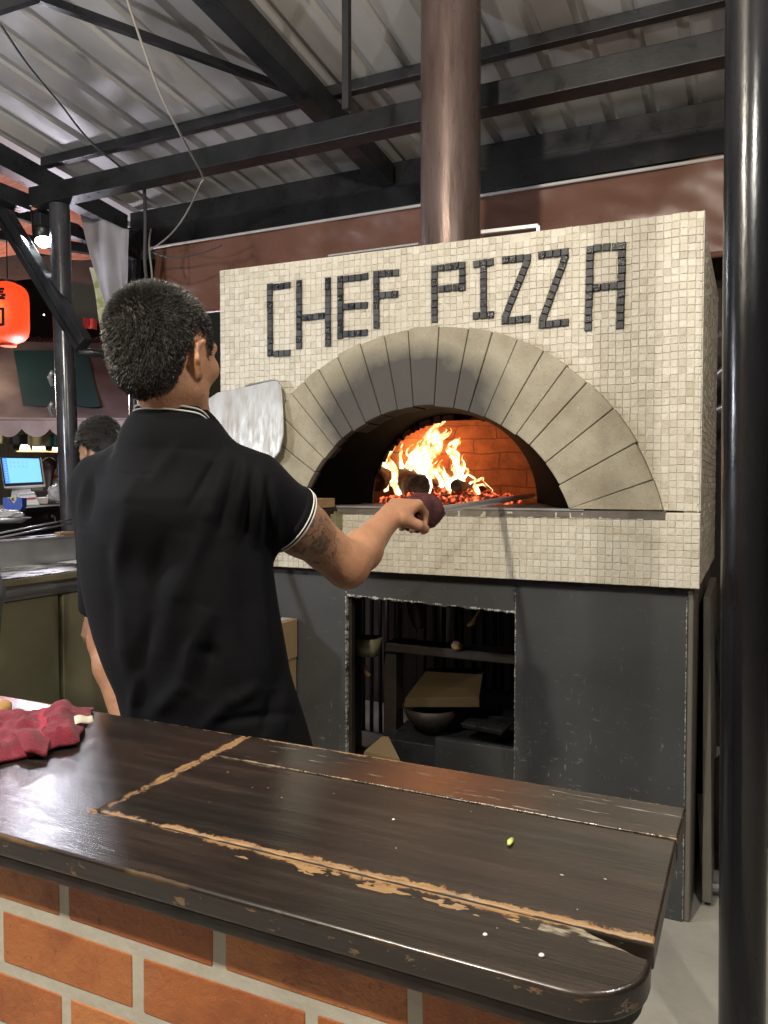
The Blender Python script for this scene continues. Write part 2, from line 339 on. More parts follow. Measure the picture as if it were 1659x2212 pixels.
bp = N(am, 'Bump'); bp.inputs['Distance'].default_value = .003; L(am, noise_(am, v, 60, 6, .7), bp.inputs['Height']); L(am, bp.outputs[0], BS(am).inputs['Normal'])
M['stone'] = am
# joint angles read off the photograph (right to left)
js_px = [(1415,1035),(1385,950),(1328,880),(1268,826),(1225,790),(1172,763),(1117,735),(1062,722),(1012,713),(948,711),(882,722),(832,737),(782,757),(735,785),(695,810),(665,837),(640,862),(615,905),(605,960)]
angs = []
for p_ in js_px:
    q = P(*p_, 1, OY-.02); angs.append(math.atan2(q.z-AZ, q.x-AX))
angs = [x for x in angs]; angs = sorted(set(angs)); lo_ = math.asin((HZ-AZ)/.7)
full = [hb*.98] + [x for x in angs if x > hb+.07 and x < 2.55] + [2.66, 2.80, PI-hb*.98]
for i in range(len(full)-1):
    a0, a1 = full[i]+.0018, full[i+1]-.0018
    if 1.62 < full[i] < 1.75 or 1.62 < full[i+1] < 1.75: pass
    r0, r1 = RI+random.uniform(-.002,.006), RO+random.uniform(-.004,.004); yf = OY-.022+random.uniform(-.003,.003); yb = OY+.10
    n = 4; pts = []
    for kx in range(n+1): t = a0+(a1-a0)*kx/n; pts.append(Vector((AX+r1*math.cos(t), yf, AZ+r1*math.sin(t))))
    for kx in range(n, -1, -1): t = a0+(a1-a0)*kx/n; pts.append(Vector((AX+r0*math.cos(t), yf, AZ+r0*math.sin(t))))
    for p_ in pts: p_.z = max(p_.z, HZ+.003)
    MB().prism(pts, (0, yb-yf, 0)).build('arch_stone', 'stone', oven, bevel=.0035)
M['joint'] = mat('dark_joint_mortar', (.12,.10,.075), .9, 0, (.30,.26,.19), 20)
MB().prism(arc(RO-.008, hb, PI-hb, 60, OY-.012) + arc(RI+.012, PI-ha, ha, 60, OY-.012), (0, .1, 0)).build('arch_mortar', 'joint', oven)
# steel funnel behind the arch
mb = MB(); n = 48; ya, yb = OY+.02, 2.97; CX2, CZ2, R2 = -1.105, HZ+.012, .352
A1 = arc(RI+.004, ha*.98, PI-ha*.98, n, ya); A2 = arc(R2, 0, PI, n, yb, CX2, CZ2)
mb.grid(lambda u, v: A1[round(v*n)].lerp(A2[round(v*n)], u), 6, n)
M['sootsteel'] = mat('sooty_black_steel', (.0007,.0007,.0008), .8, 0, (.0018,.0015,.0014), 6, bump=.001, spec=.06)
mb.build('throat', 'sootsteel', oven, smooth=True)
# brick fire chamber
bm_ = mat('fire_brick', (.3,.15,.08), .9); uvn = N(bm_, 'TexCoord'); mp = N(bm_, 'Mapping'); L(bm_, uvn.outputs['UV'], mp.inputs[0])
br = N(bm_, 'TexBrick'); br.inputs['Color1'].default_value = (.30,.13,.07,1); br.inputs['Color2'].default_value = (.22,.09,.05,1); br.inputs['Mortar'].default_value = (.13,.06,.035,1)
br.inputs['Scale'].default_value = 1; br.inputs['Brick Width'].default_value = .23; br.inputs['Row Height'].default_value = .082; br.inputs['Mortar Size'].default_value = .003; br.inputs['Mortar Smooth'].default_value = .4
ns2 = noise_(bm_, geo_pos(bm_), 6); wv = N(bm_, 'VectorMath'); wv.operation = 'MULTIPLY_ADD'
ncol = N(bm_, 'TexNoise'); ncol.inputs['Scale'].default_value = 9; L(bm_, geo_pos(bm_), ncol.inputs[0]); wv.inputs[1].default_value = (.03,.03,.03); L(bm_, ncol.outputs[1], wv.inputs[0]); L(bm_, mp.outputs[0], wv.inputs[2]); L(bm_, wv.outputs[0], br.inputs['Vector'])
c = mixc(bm_, math_(bm_, 'MULTIPLY_ADD', noise_(bm_, geo_pos(bm_), 12, 6), 2.6, -.95, clamp=True), br.outputs[0], (.13,.05,.03), 'MIX'); L(bm_, c, BS(bm_).inputs['Base Color'])
bp = N(bm_, 'Bump'); bp.inputs['Distance'].default_value = .006; L(bm_, math_(bm_, 'ADD', math_(bm_, 'MULTIPLY', br.outputs[1], -1), noise_(bm_, geo_pos(bm_), 40)), bp.inputs['Height']); L(bm_, bp.outputs[0], BS(bm_).inputs['Normal'])
M['firebrick'] = bm_
mb = MB(); nu, nv = 144, 54; uvs = []; CXC, CYC, RX, RY, RZ = -1.06, 3.26, .56, .40, .44
def domep(i, j):
    th = 2*PI*i/nu; ph = PI/2*j/nv; e = .75
    return Vector((CXC+RX*math.cos(th)*math.cos(ph)**e, CYC+RY*math.sin(th)*math.cos(ph)**e, HZ+.002+RZ*math.sin(ph)))
fs = []; vs = [domep(i, j) for i in range(nu+1) for j in range(nv+1)]
for i in range(nu):
    for j in range(nv):
        f_ = (i*(nv+1)+j, i*(nv+1)+j+1, (i+1)*(nv+1)+j+1, (i+1)*(nv+1)+j)
        if max(vs[k].y for k in f_) > 2.975: fs.append(f_)
for q_ in vs:
    if q_.y < 2.972:
        q_.y = 2.972; dx_, dz_ = q_.x+1.105, max(0, q_.z-HZ-.012); l_ = max(.001, math.hypot(dx_, dz_))
        if l_ < .360: q_.x = -1.105+dx_/l_*.360; q_.z = HZ+.012+dz_/l_*.360
mb.add(vs, fs); o = mb.build('fire_chamber', 'firebrick', oven, smooth=True, fix=False)
uvl = o.data.uv_layers.new(name='UVMap')
for lp in o.data.loops:
    i, j = divmod(lp.vertex_index, nv+1); uvl.data[lp.index].uv = (i/nu*3.0, j/nv*.66)
hm_ = mat('hearth_slab', (.10,.085,.07), .55, 0, (.20,.17,.14), 9, (1,.3,1), bump=.001, rvar=.15); M['hearth'] = hm_
MB().box(OX0+.1, OX1-.1, OY-.012, 3.66, HZ-.03, HZ).build('hearth', 'hearth', oven, bevel=.004)
MB().box(-1.56, -.5, OY-.016, OY-.008, HZ-.004, HZ+.003).build('hearth_edge', 'steel', oven)
# flue
fm = mat('flue_paint', (.125,.083,.073), .34, .5, (.19,.14,.125), 5, (3,3,.5), bump=.0022, bs=9, rvar=.12); M['flue'] = fm
o = MB().tube([(-1.104, 2.95, OZ1-.02), (-1.104, 2.95, 3.0), (-1.104, 2.95, 4.2)], .118, 56).build('flue_pipe', 'flue', oven); smooth_angle(o)
# stand of the oven
pm = mat('grey_black_panel', (.040,.042,.046), .42); v = geo_pos(pm)
c = mixc(pm, math_(pm, 'MULTIPLY_ADD', noise_(pm, v, 2.3, 5), 2, -.6, clamp=True), (.042,.044,.046), (.068,.070,.070))
vz = sep(pm, v)[2]
lowm = math_(pm, 'MULTIPLY_ADD', vz, -1.4, 1.15, clamp=True)
sv = geo_pos(pm, (9, 9, 30)); s1 = math_(pm, 'GREATER_THAN', noise_(pm, sv, 2.0, 5, .85), .64)
sv2 = geo_pos(pm, (60, 60, 9)); s2 = math_(pm, 'GREATER_THAN', noise_(pm, sv2, 1.2, 4, .8), .665)
sc = math_(pm, 'MULTIPLY', math_(pm, 'MAXIMUM', s1, s2), math_(pm, 'MULTIPLY_ADD', lowm, .75, .15))
c = mixc(pm, sc, c, (.30,.30,.30)); vx_ = sep(pm, v)[0]; jg = noise_(pm, geo_pos(pm, (20, 20, 55)), 1.6, 5, .8); wE = math_(pm, 'MULTIPLY_ADD', jg, .028, -.0132)
for ex_ in (-1.404, -.742, -.185): c = mixc(pm, math_(pm, 'LESS_THAN', math_(pm, 'ABSOLUTE', math_(pm, 'SUBTRACT', vx_, ex_)), wE), c, (.50,.48,.44))
zl = math_(pm, 'MULTIPLY_ADD', vx_, -.0302, .9372); inx = math_(pm, 'MULTIPLY', math_(pm, 'GREATER_THAN', vx_, -1.40), math_(pm, 'LESS_THAN', vx_, -.745))
jz = noise_(pm, geo_pos(pm, (40, 20, 10)), 1.6, 4, .8); c = mixc(pm, math_(pm, 'MULTIPLY', inx, math_(pm, 'LESS_THAN', math_(pm, 'ABSOLUTE', math_(pm, 'SUBTRACT', vz, zl)), math_(pm, 'MULTIPLY_ADD', jz, .036, -.0168))), c, (.46,.44,.41))
L(pm, c, BS(pm).inputs['Base Color'])
rgh = math_(pm, 'MULTIPLY_ADD', noise_(pm, v, 5), .3, .28); L(pm, rgh, BS(pm).inputs['Roughness']); M['panel'] = pm
BY = 2.63; BX0, BX1 = -1.90, -.185; PX0, PX1 = -1.404, -.742; ZT, ZO = 1.045, .985
# front panels with a ragged, chipped edge round the opening
def ragged(a, b_, n, amp, seed):
    rnd = random.Random(seed); return [Vector(a).lerp(Vector(b_), i/n) + Vector((rnd.uniform(-amp, amp), 0, rnd.uniform(-amp, amp))) for i in range(n+1)]
MB().prism([Vector((BX0,BY,0)), Vector((BX0,BY,ZT))] + [Vector((PX0,BY,ZT))] + ragged((PX0,BY,ZO),(PX0,BY,.02),40,.0015,1) + [Vector((PX0,BY,0))], (0,.02,0)).build('front_panel', 'panel', oven)
MB().prism([Vector((BX1,BY,0)), Vector((BX1,BY,ZT))] + [Vector((PX1,BY,ZT))] + ragged((PX1,BY,ZO),(PX1,BY,.02),40,.0015,2) + [Vector((PX1,BY,0))], (0,.02,0)).build('front_panel', 'panel', oven)
MB().prism([Vector((PX0+.001,BY,ZT)), Vector((PX1-.001,BY,ZT))] + ragged((PX1-.001,BY,ZO-.03),(PX0+.001,BY,ZO-.01),46,.004,3), (0,.02,0)).build('front_panel', 'panel', oven)
M['sidep'] = mat('taupe_side_panel', (.12,.11,.095), .5, 0, (.15,.14,.12), 3)
MB().box(BX1+.001, BX1+.02, BY+.004, 3.7, 0.0, 1.07).build('side_panel', 'sidep', oven, bevel=.006)
MB().box(BX0, BX0+.02, BY+.022, 3.7, 0, 1.07).build('side_panel', 'panel', oven)
MB().box(BX0+.02, BX1-.002, BY+.05, 3.7, ZT-.005, OZ0-.001).build('support_slab', 'black', oven)
MB().box(BX0, BX1, BY+.006, BY+.05, ZT, OZ0-.001).build('top_rail', 'black', oven)
MB().box(PX0-.03, PX0+.012, BY+.024, BY+.05, 0, ZO).build('frame_post', 'darkwood', oven)
# ---------------------------------------------------------------- things inside the stand, several colours darkened to stand in for shade
gb = 'bamboo canes behind the oven stand'
rnd = random.Random(11)
for i in range(26):
    x = -2.0+i*.055+rnd.uniform(-.008,.008)
    if rnd.random() < .12: continue
    r_ = rnd.uniform(.011,.016)
    tag(MB().tube([(x, 3.95, 0), (x+rnd.uniform(-.01,.01), 3.95, .6), (x, 3.95, 1.3)], r_, 8).build('bamboo_cane', 'bamboo', smooth=True), 'upright bamboo cane in the dim row seen through the oven stand', 'bamboo', gb)
def solid(name, mb, m, label, cat, **k): return tag(mb.build(name, m, **k), label, cat)
yI = 3.0
q0, q1 = P(780, 1372, 1, 3.05), P(1105, 1430, 1, 3.05)
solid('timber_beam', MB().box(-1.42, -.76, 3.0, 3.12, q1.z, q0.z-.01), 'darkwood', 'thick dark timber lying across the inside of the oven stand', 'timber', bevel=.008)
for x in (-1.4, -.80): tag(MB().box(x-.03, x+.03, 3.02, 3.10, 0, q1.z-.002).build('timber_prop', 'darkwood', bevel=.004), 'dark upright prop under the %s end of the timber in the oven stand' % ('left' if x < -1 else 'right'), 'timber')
a, b_ = P(893, 1290, 1, 3.05), P(905, 1352, 1, 3.05)
solid('bamboo_stub', MB().tube([a, a.lerp(b_, .5), b_, b_+Vector((0,0,-.008))], [.036, .033, .026, .02], 16), 'bamboo', 'short fat bamboo piece resting on the timber in the oven stand', 'bamboo', smooth=True)
q = P(800, 1390, 1, 2.95); solid('metal_pail', MB().lathe((q.x, 2.93, q.z-.045), [(0,0),(.045,0),(.06,.075),(.055,.075),(.042,.006),(0,.006)]), 'steeldark', 'small dark pail in the upper left of the oven stand', 'pail', smooth=True)
tl, tr, bl, br_ = P(925,1442,1,3.2), P(1045,1442,1,3.2), P(875,1508,1,2.93), P(1035,1506,1,2.93)
zb = .60
solid('pizza_box', MB().hexa([P(872,1528,1,2.93), P(1036,1528,1,2.93), tr+Vector((0,0,-.04)), tl+Vector((0,0,-.04)), bl, br_, tr, tl]), mat('shaded_kraft_board', (.055,.035,.012), .7), 'flat brown cardboard pizza box inside the dark oven stand', 'box', bevel=.002)  # kraft colour darkened in place of the shade inside the stand
q = P(905, 1562, 1, 2.98)
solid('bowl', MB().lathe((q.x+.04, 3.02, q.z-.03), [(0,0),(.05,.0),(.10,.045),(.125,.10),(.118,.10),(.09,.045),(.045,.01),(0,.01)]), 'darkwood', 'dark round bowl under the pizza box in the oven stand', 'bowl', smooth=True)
q = P(905, 1590, 1, 2.9); solid('storage_chest', MB().box(PX0+.02, PX1+.05, 2.9, 3.85, 0, q.z-.03), 'black', 'low black chest at the bottom of the oven stand', 'chest', bevel=.005)  # black colour and extra depth stand in for shade over the bright floor
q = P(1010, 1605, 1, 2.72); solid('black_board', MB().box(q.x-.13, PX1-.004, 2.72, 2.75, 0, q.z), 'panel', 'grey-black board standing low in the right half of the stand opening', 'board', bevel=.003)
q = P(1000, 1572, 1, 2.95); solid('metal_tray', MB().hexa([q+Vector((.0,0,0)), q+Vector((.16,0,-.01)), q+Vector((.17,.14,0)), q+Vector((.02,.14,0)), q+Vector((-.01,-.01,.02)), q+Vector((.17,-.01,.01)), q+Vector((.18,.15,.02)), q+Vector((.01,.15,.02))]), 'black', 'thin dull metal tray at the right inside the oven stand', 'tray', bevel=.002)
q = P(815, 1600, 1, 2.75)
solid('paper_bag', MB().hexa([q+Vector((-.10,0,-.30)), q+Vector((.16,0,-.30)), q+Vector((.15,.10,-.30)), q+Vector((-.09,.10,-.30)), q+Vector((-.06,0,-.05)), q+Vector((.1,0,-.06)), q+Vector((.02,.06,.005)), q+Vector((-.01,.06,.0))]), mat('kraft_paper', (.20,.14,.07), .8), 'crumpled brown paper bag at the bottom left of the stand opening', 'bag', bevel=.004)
q = P(788, 1455, 1, 3.0); solid('ladle', MB().tube([q+Vector((0,0,.04)), q+Vector((.004,0,.01)), q+Vector((.02,0,-.01))], [.006,.008,.014], 8), 'wood', 'small pale hook-shaped wooden ladle hanging in the stand shadows', 'ladle', smooth=True)
q = P(987, 1372, 1, 2.99); solid('wooden_ball', MB().lathe((q.x, 2.99, q0.z-.008), [(0,0),(.018,0),(.024,.015),(.016,.03),(0,.034)], 16), 'wood', 'round pale wooden knob on the timber in the oven stand', 'knob', smooth=True)
a = P(1020,1345,1,2.98); b_ = P(1040,1308,1,2.98); solid('wooden_spoon', MB().tube([a+Vector((-.02,0,-.012)), a, a.lerp(b_,.3), b_], [.008,.014,.005,.005], 8), 'wood', 'pale wooden spoon at the top right of the stand opening', 'spoon', smooth=True)
# backdrop of the stall behind the oven
M['plank'] = mat('dark_plank_wall', (.03,.022,.018), .7, 0, (.06,.045,.035), 5, (8,8,.4), bump=.002)
bw = MB()
for i in range(38): bw.box(-3.4+i*.15, -3.4+i*.15+.144, 4.5+.006*(i % 2), 4.54, 0, 3.12)
tag(bw.build('plank_wall', 'plank'), 'dark wall of upright planks behind the oven', 'wall')
# tarpaulin curtain
def tarpf(u, v):
    xa, xb = -3.62, 1.2; x = xa+(xb-xa)*u; zt = 2.965; zbm = 2.50
    z = zt+(zbm-zt)*v; y = 4.10 - .01*math.sin(v*5+u*9) - .012*math.sin(u*31)*v + .022*mnoise.noise(Vector((x*2.2, z*5, 0))) + .012*mnoise.noise(Vector((x*6+z*5, z*9, 3)))
    return (x, y, z)
root = empty('tarpaulin', (-1, 4.1, 2.5), 'long brown tarpaulin strip hung under the roof behind the oven', 'tarpaulin')
MB().grid(tarpf, 240, 24).build('sheet', 'tarp', root, smooth=True, solid=.003)
MB().tube([(-3.64, 4.078, 2.965), (1.2, 4.078, 2.94)], .009, 10).build('piping', 'white', root, smooth=True)
MB().tube([(-3.62, 4.09, 2.51), (1.2, 4.09, 2.49)], .014, 10).build('hem_rod', 'tarp', root, smooth=True)
# flat white frame bits on the oven top
q = P(1040, 508, 1, 2.75); tag(MB().bar(P(1040, 502, 1, 2.72), P(1163, 488, 1, 2.72), .014, .012).bar(P(1163, 488, 1, 2.72), P(1163, 500, 1, 2.72), .012, .012, (0,1,0)).build('metal_strip', 'steel'), 'thin pale metal strip lying on the oven top right of the flue', 'strip')
tag(MB().bar(P(710, 553, 1, 2.68), P(905, 527, 1, 2.68), .012, .006).build('metal_strip', 'steel'), 'long thin pale strip on the oven top left of the flue', 'strip')
# ---------------------------------------------------------------- fire
fl = bpy.data.materials.new('flame'); fl.use_nodes = True; t = fl.node_tree; t.nodes.remove(t.nodes['Principled BSDF']); out = t.nodes['Material Output']
lw = N(fl, 'LayerWeight'); lw.inputs[0].default_value = .5
core = math_(fl, 'SUBTRACT', 1, lw.outputs['Facing'])
nzf = noise_(fl, geo_pos(fl, (1, 1, .38)), 26, 4); core = math_(fl, 'ADD', core, math_(fl, 'MULTIPLY_ADD', nzf, 1.5, -.90))
zc = N(fl, 'Attribute'); zc.attribute_name = 'hgt'
core = math_(fl, 'SUBTRACT', core, math_(fl, 'MULTIPLY', zc.outputs['Fac'], .28), clamp=True)
rp = N(fl, 'ValToRGB'); cr = rp.color_ramp; cr.elements[0].color = (1,.13,.01,1); cr.elements[1].color = (1,.86,.55,1); cr.elements[1].position = .8
e = cr.elements.new(.42); e.color = (1,.42,.07,1)
L(fl, core, rp.inputs[0]); em = N(fl, 'Emission'); L(fl, rp.outputs[0], em.inputs[0]); L(fl, math_(fl, 'MULTIPLY_ADD', math_(fl, 'POWER', core, 2.2), 4.2, .4), em.inputs[1])
tr_ = N(fl, 'BsdfTransparent'); ms = N(fl, 'MixShader'); L(fl, math_(fl, 'MULTIPLY', math_(fl, 'POWER', core, 1.3), 1.7, clamp=True), ms.inputs[0]); L(fl, tr_.outputs[0], ms.inputs[1]); L(fl, em.outputs[0], ms.inputs[2]); L(fl, ms.outputs[0], out.inputs[0])
M['flame'] = fl
FY = 3.25
fire = empty('fire', P(920, 1085, 1, FY), 'blazing wood fire with tall yellow flames inside the oven', 'fire')
def flame(pts, wds, y, seed, depth=.55):
    """tongue following photo points; widths in px"""
    rnd = random.Random(seed); n = len(pts); P3 = []; W3 = []
    for i in range(n-1):
        for s in range(6):
            t_ = s/6; x = pts[i][0]*(1-t_)+pts[i+1][0]*t_; yy = pts[i][1]*(1-t_)+pts[i+1][1]*t_; w_ = wds[i]*(1-t_)+wds[i+1]*t_
            k = (i*6+s); x += 5*math.sin(k*.42+seed)*min(1, k/6); w_ *= 1+.20*math.sin(k*.6+seed*2)
            P3.append(P(x, yy, 1, y+.012*math.sin(k*.5+seed))); W3.append(max(.0012, w_*.00205))
    P3.append(P(*pts[-1], 1, y)); W3.append(.0008)
    mb = MB(); mb.tube(P3, W3, 14, True, flat=depth, up=(0,1,0)); o = mb.build('flame', 'flame', fire, smooth=True)
    m_ = len(P3); a = o.data.attributes.new('hgt', 'FLOAT', 'POINT'); a.data.foreach_set('value', [i//14/m_ for i in range(m_*14)])
    o.visible_shadow = True; return o
flame([(912,1040),(905,1010),(898,985),(920,955),(935,930),(945,912),(958,898)], [9,16,20,24,22,14,3], 3.30, 1)
flame([(935,1035),(925,1000),(915,965),(940,940),(955,915),(960,903)], [8,12,15,16,10,2], 3.24, 2)
flame([(1000,1045),(990,1010),(978,985),(968,968),(985,950),(990,945)], [8,11,14,10,9,1], 3.28, 3)
flame([(990,1020),(978,990),(985,968),(992,955),(980,948)], [5,8,9,7,1], 3.22, 12)
flame([(862,1070),(850,1035),(846,1005),(842,985),(846,962),(838,948)], [7,9,10,13,13,2], 3.2, 4)
flame([(848,1050),(838,1020),(826,1000),(832,975),(846,960)], [5,8,9,8,1], 3.3, 5)
flame([(868,1040),(862,1000),(872,975),(866,955)], [4,6,5,1], 3.34, 6)
flame([(955,1060),(948,1030),(938,1005),(945,985)], [6,8,6,1], 3.16, 7)
flame([(968,1073),(972,1050),(982,1030),(975,1012),(984,1000)], [5,9,9,6,1], 3.14, 8)
flame([(1035,1070),(1030,1050),(1022,1035),(1010,1022),(1012,1010)], [5,7,7,4,1], 3.2, 9)
flame([(1008,1062),(1018,1042),(1040,1032),(1052,1042),(1063,1062)], [4,4,4,4,1], 3.22, 10)
flame([(1015,1066),(1026,1052),(1042,1046),(1050,1062)], [3,3,3,1], 3.15, 14)
flame([(885,1030),(890,1000),(880,980),(893,960)], [5,6,5,1], 3.36, 11)
flame([(918,1075),(926,1050),(916,1030),(925,1010),(918,995)], [5,8,6,5,1], 3.12, 13)
flame([(858,1078),(862,1055),(852,1035),(858,1015)], [5,6,4,1], 3.10, 15)
flame([(1010,1055),(1002,1035),(1008,1015),(998,1000)], [4,6,5,1], 3.3, 16)
flame([(900,1000),(912,975),(925,955),(950,945),(962,925)], [6,7,8,6,1], 3.2, 17)
flame([(970,1050),(958,1030),(962,1010),(950,995)], [4,5,4,1], 3.34, 18)
flame([(930,1060),(918,1020),(925,985),(948,958),(968,940),(972,925)], [10,15,18,15,9,1], 3.34, 21)
flame([(880,1060),(872,1020),(884,990),(905,965),(912,945)], [8,11,11,8,1], 3.38, 22)
flame([(1000,1058),(985,1030),(1000,1000),(1005,980)], [8,10,8,1], 3.36, 23)
flame([(945,1065),(962,1040),(950,1012),(958,990)], [9,11,8,1], 3.28, 24)
flame([(835,1062),(828,1030),(838,1005),(832,988)], [7,8,6,1], 3.3, 25)
for i, (x, y, e_) in enumerate(((915, 985, 15), (850, 1020, 7), (985, 1010, 8))):
    lamp('fire_light', P(x, y, 1, 3.40+.03*i), e_*.11, (1, .34, .09), .05)
bk = mat('glowing_embers', (.05,.02,.01), .9); v = geo_pos(bk); g1 = math_(bk, 'MULTIPLY_ADD', noise_(bk, v, 38, 4), 5, -2.3, clamp=True)
rp = N(bk, 'ValToRGB'); rp.color_ramp.elements[0].color = (.25,.01,.003,1); rp.color_ramp.elements[1].color = (1,.16,.05,1); L(bk, g1, rp.inputs[0]); L(bk, rp.outputs[0], BS(bk).inputs['Emission Color']); L(bk, math_(bk, 'MULTIPLY_ADD', g1, 1.6, .08), BS(bk).inputs['Emission Strength']); M['ember'] = bk
mb = MB(); rnd = random.Random(3)
def lump(c, s, seed):
    bm = bmesh.new(); bmesh.ops.create_icosphere(bm, subdivisions=2, radius=1)
    vs = []; 
    for v_ in bm.verts:
        p_ = v_.co.copy(); k = 1+.55*mnoise.noise(p_*1.6+Vector((seed*3.1, seed, 0))); vs.append(Vector(c)+Vector((p_.x*s*k*1.25, p_.y*s*k, p_.z*s*k*.8)))
    fs = [tuple(x.index for x in f.verts) for f in bm.faces]; bm.free(); mb.add(vs, fs)
for i in range(150):
    x = rnd.uniform(-1.46, -.92); y = rnd.uniform(3.02, 3.42); s = rnd.uniform(.010, .026)
    lump((x, y, HZ+s*.6+max(0, .07-abs(x+1.22)*.25)*rnd.random()*(1 if y > 3.12 else .3)), s, i)
tag(mb.build('embers', 'ember'), 'bed of glowing red embers and coals under the flames', 'embers', kind='stuff')
lb = mat('split_firewood', (.30,.15,.07), .85, 0, (.07,.035,.02), 9, (3,14,14), bump=.012, bs=20); M['log'] = lb
def log(a, b_, r_, label, endm='char'):
    rt = empty('firewood_log', Vector(a), label, 'log', 'logs burning in the oven')
    a, b_ = Vector(a), Vector(b_); n = 10; pts = [a.lerp(b_, i/n) for i in range(n+1)]
    mb2 = MB(); mb2.tube(pts, [r_*(1+.08*math.sin(i*2.1)) for i in range(n+1)], 18, True); mb2.v = [tuple(Vector(v_)+.012*mnoise.noise_vector(Vector(v_)*22)) for v_ in mb2.v]
    mb2.build('bark', 'log', rt, smooth=True)
    d = (b_-a).normalized(); MB().lathe(a-d*.004, [(r_*.93,0),(r_*.9,-.004),(r_*.35,.004),(0,.006)], 18, axis=tuple(d)).build('charred_end', 'char', rt)
log(P(905,1052,1,3.06), P(855,1030,1,3.5), .052, 'thick burning log with a charred round end facing out of the oven')
log(P(812,1040,1,3.2), P(850,1010,1,3.5), .05, 'burning log at the far left of the fire')
log(P(1000,1058,1,3.2), P(940,1030,1,3.5), .034, 'charred log lying at the right of the fire')
log(P(985,1050,1,3.12), P(1040,1062,1,3.4), .026, 'thin black log end with a small flame at the right of the fire')
# ---------------------------------------------------------------- objects on the oven
q = P(683, 1095, 1, 2.5)
solid('wood_block', MB().box(P(655,1080,1,2.52).x, P(710,1080,1,2.52).x, 2.42, 2.57, P(680,1098,1,2.45).z, P(680,1077,1,2.45).z), 'wood', 'small pale wooden block by the left foot of the arch', 'block', bevel=.004)
bx0, bx1 = P(660,1100,1,2.5).x, P(704,1100,1,2.5).x; zt_ = P(680,1099,1,2.45).z
solid('wooden_bracket', MB().box(bx0, bx1, 2.44, 2.588, zt_-.075, zt_-.001), 'darkwood', 'dark wooden bracket under the pale wood block on the oven front', 'bracket', bevel=.003)
bx0 = P(706,1110,1,2.56).x; solid('metal_bracket', MB().box(bx0, bx0+.045, 2.535, 2.588, zt_-.075, zt_-.022).box(bx0+.046, bx0+.052, 2.53, 2.588, zt_-.078, zt_-.012), 'steeldark', 'small tarnished metal bracket right of the wood block', 'bracket', bevel=.002)
# metal pizza peel leaning on the oven front
pe = mat('worn_aluminium', (.43,.425,.41), .45, .45, (.27,.24,.19), 14, (2,2,.45), bump=.0003, bs=70, rvar=.14, sharp=(.42,.8)); M['alu'] = pe
b0 = P(540, 915, 1, 2.50); root = empty('pizza_peel', P(520, 1120, 1, 2.42), 'broad worn aluminium pizza peel leaning upside down on the tiled oven front', 'pizza peel')
ol = [(440,868),(470,848),(530,834),(590,820),(600,822),(607,835),(611,890),(612,940),(604,975),(592,990),(578,1000),(545,985),(500,965),(450,930)]
def onp(px, py): # plane of the leaning blade
    t_ = (py-820)/180; return P(px, py, 1, 2.565-.035*t_)
pts = [onp(*p_) for p_ in ol]
MB().prism(pts, (0, .003, 0)).build('blade', 'alu', root, bevel=.001)
mb = MB(); mb.tube([p_+Vector((0,-.001,0)) for p_ in pts[2:13]], .0035, 8); mb.build('rim', 'alu', root, smooth=True)
MB().tube([onp(468, 955)+Vector((0,.006,0)), P(470,1120,1,2.42), P(440, 1600, 1, 2.1)], .012, 12).build('handle', 'steel', root, smooth=True)
# right gap between oven and post
pl = P(1532, 1310, 1, 2.95)
solid('leaning_board', MB().hexa([(-.135,2.75,.02),(-.105,2.75,.02),(-.115,3.35,.02),(-.14,3.35,.02),(-.150,2.85,1.02),(-.128,2.85,1.02),(-.125,3.3,1.04),(-.15,3.3,1.04)]), 'sidep', 'narrow grey-brown board standing between the oven and the black post', 'board', bevel=.003)
M['foil'] = mat('silver_foil', (.45,.45,.47), .35, .8, (.3,.3,.33), 5, bump=.02, bs=9)
def sack(u, v): 
    a = 2*PI*u; r_ = .10*(math.sin(PI*min(.97, max(.03, v))))**.35
    return (-.045+r_*.7*math.cos(a)+.01*math.sin(7*v), 3.15+r_*math.sin(a), .42+.56*v+.01*math.sin(a*3+v*9))
solid('foil_sack', MB().grid(sack, 28, 20), 'foil', 'crumpled silver foil sack behind the black post', 'sack', smooth=True)
solid('clay_jar', MB().lathe((-.04, 3.05, .06), [(0,0),(.06,0),(.12,.08),(.14,.2),(.11,.3),(.06,.36),(.0,.36)]), M['darkwood'], 'round dark brown jar on the floor behind the black post', 'jar', smooth=True)
solid('tray_rack', MB().bar((-.13,2.82,.05),(.06,2.86,.05),.02,.014).bar((-.13,2.82,.05),(-.15,2.86,.34),.02,.014), 'steel', 'bent metal rack foot on the floor beside the oven', 'rack')
# orange-red banner glimpsed right of the post
M['redbanner'] = mat('red_orange_banner', (.45,.09,.03), .6, 0, (.30,.04,.02), 1.2)
solid('banner', MB().grid(lambda u, v: (.32+.5*u, 3.9+.02*math.sin(u*20), .3+2.4*v), 24, 4), 'redbanner', 'red-orange banner at the right border behind the post', 'banner', solid=.002, smooth=True)
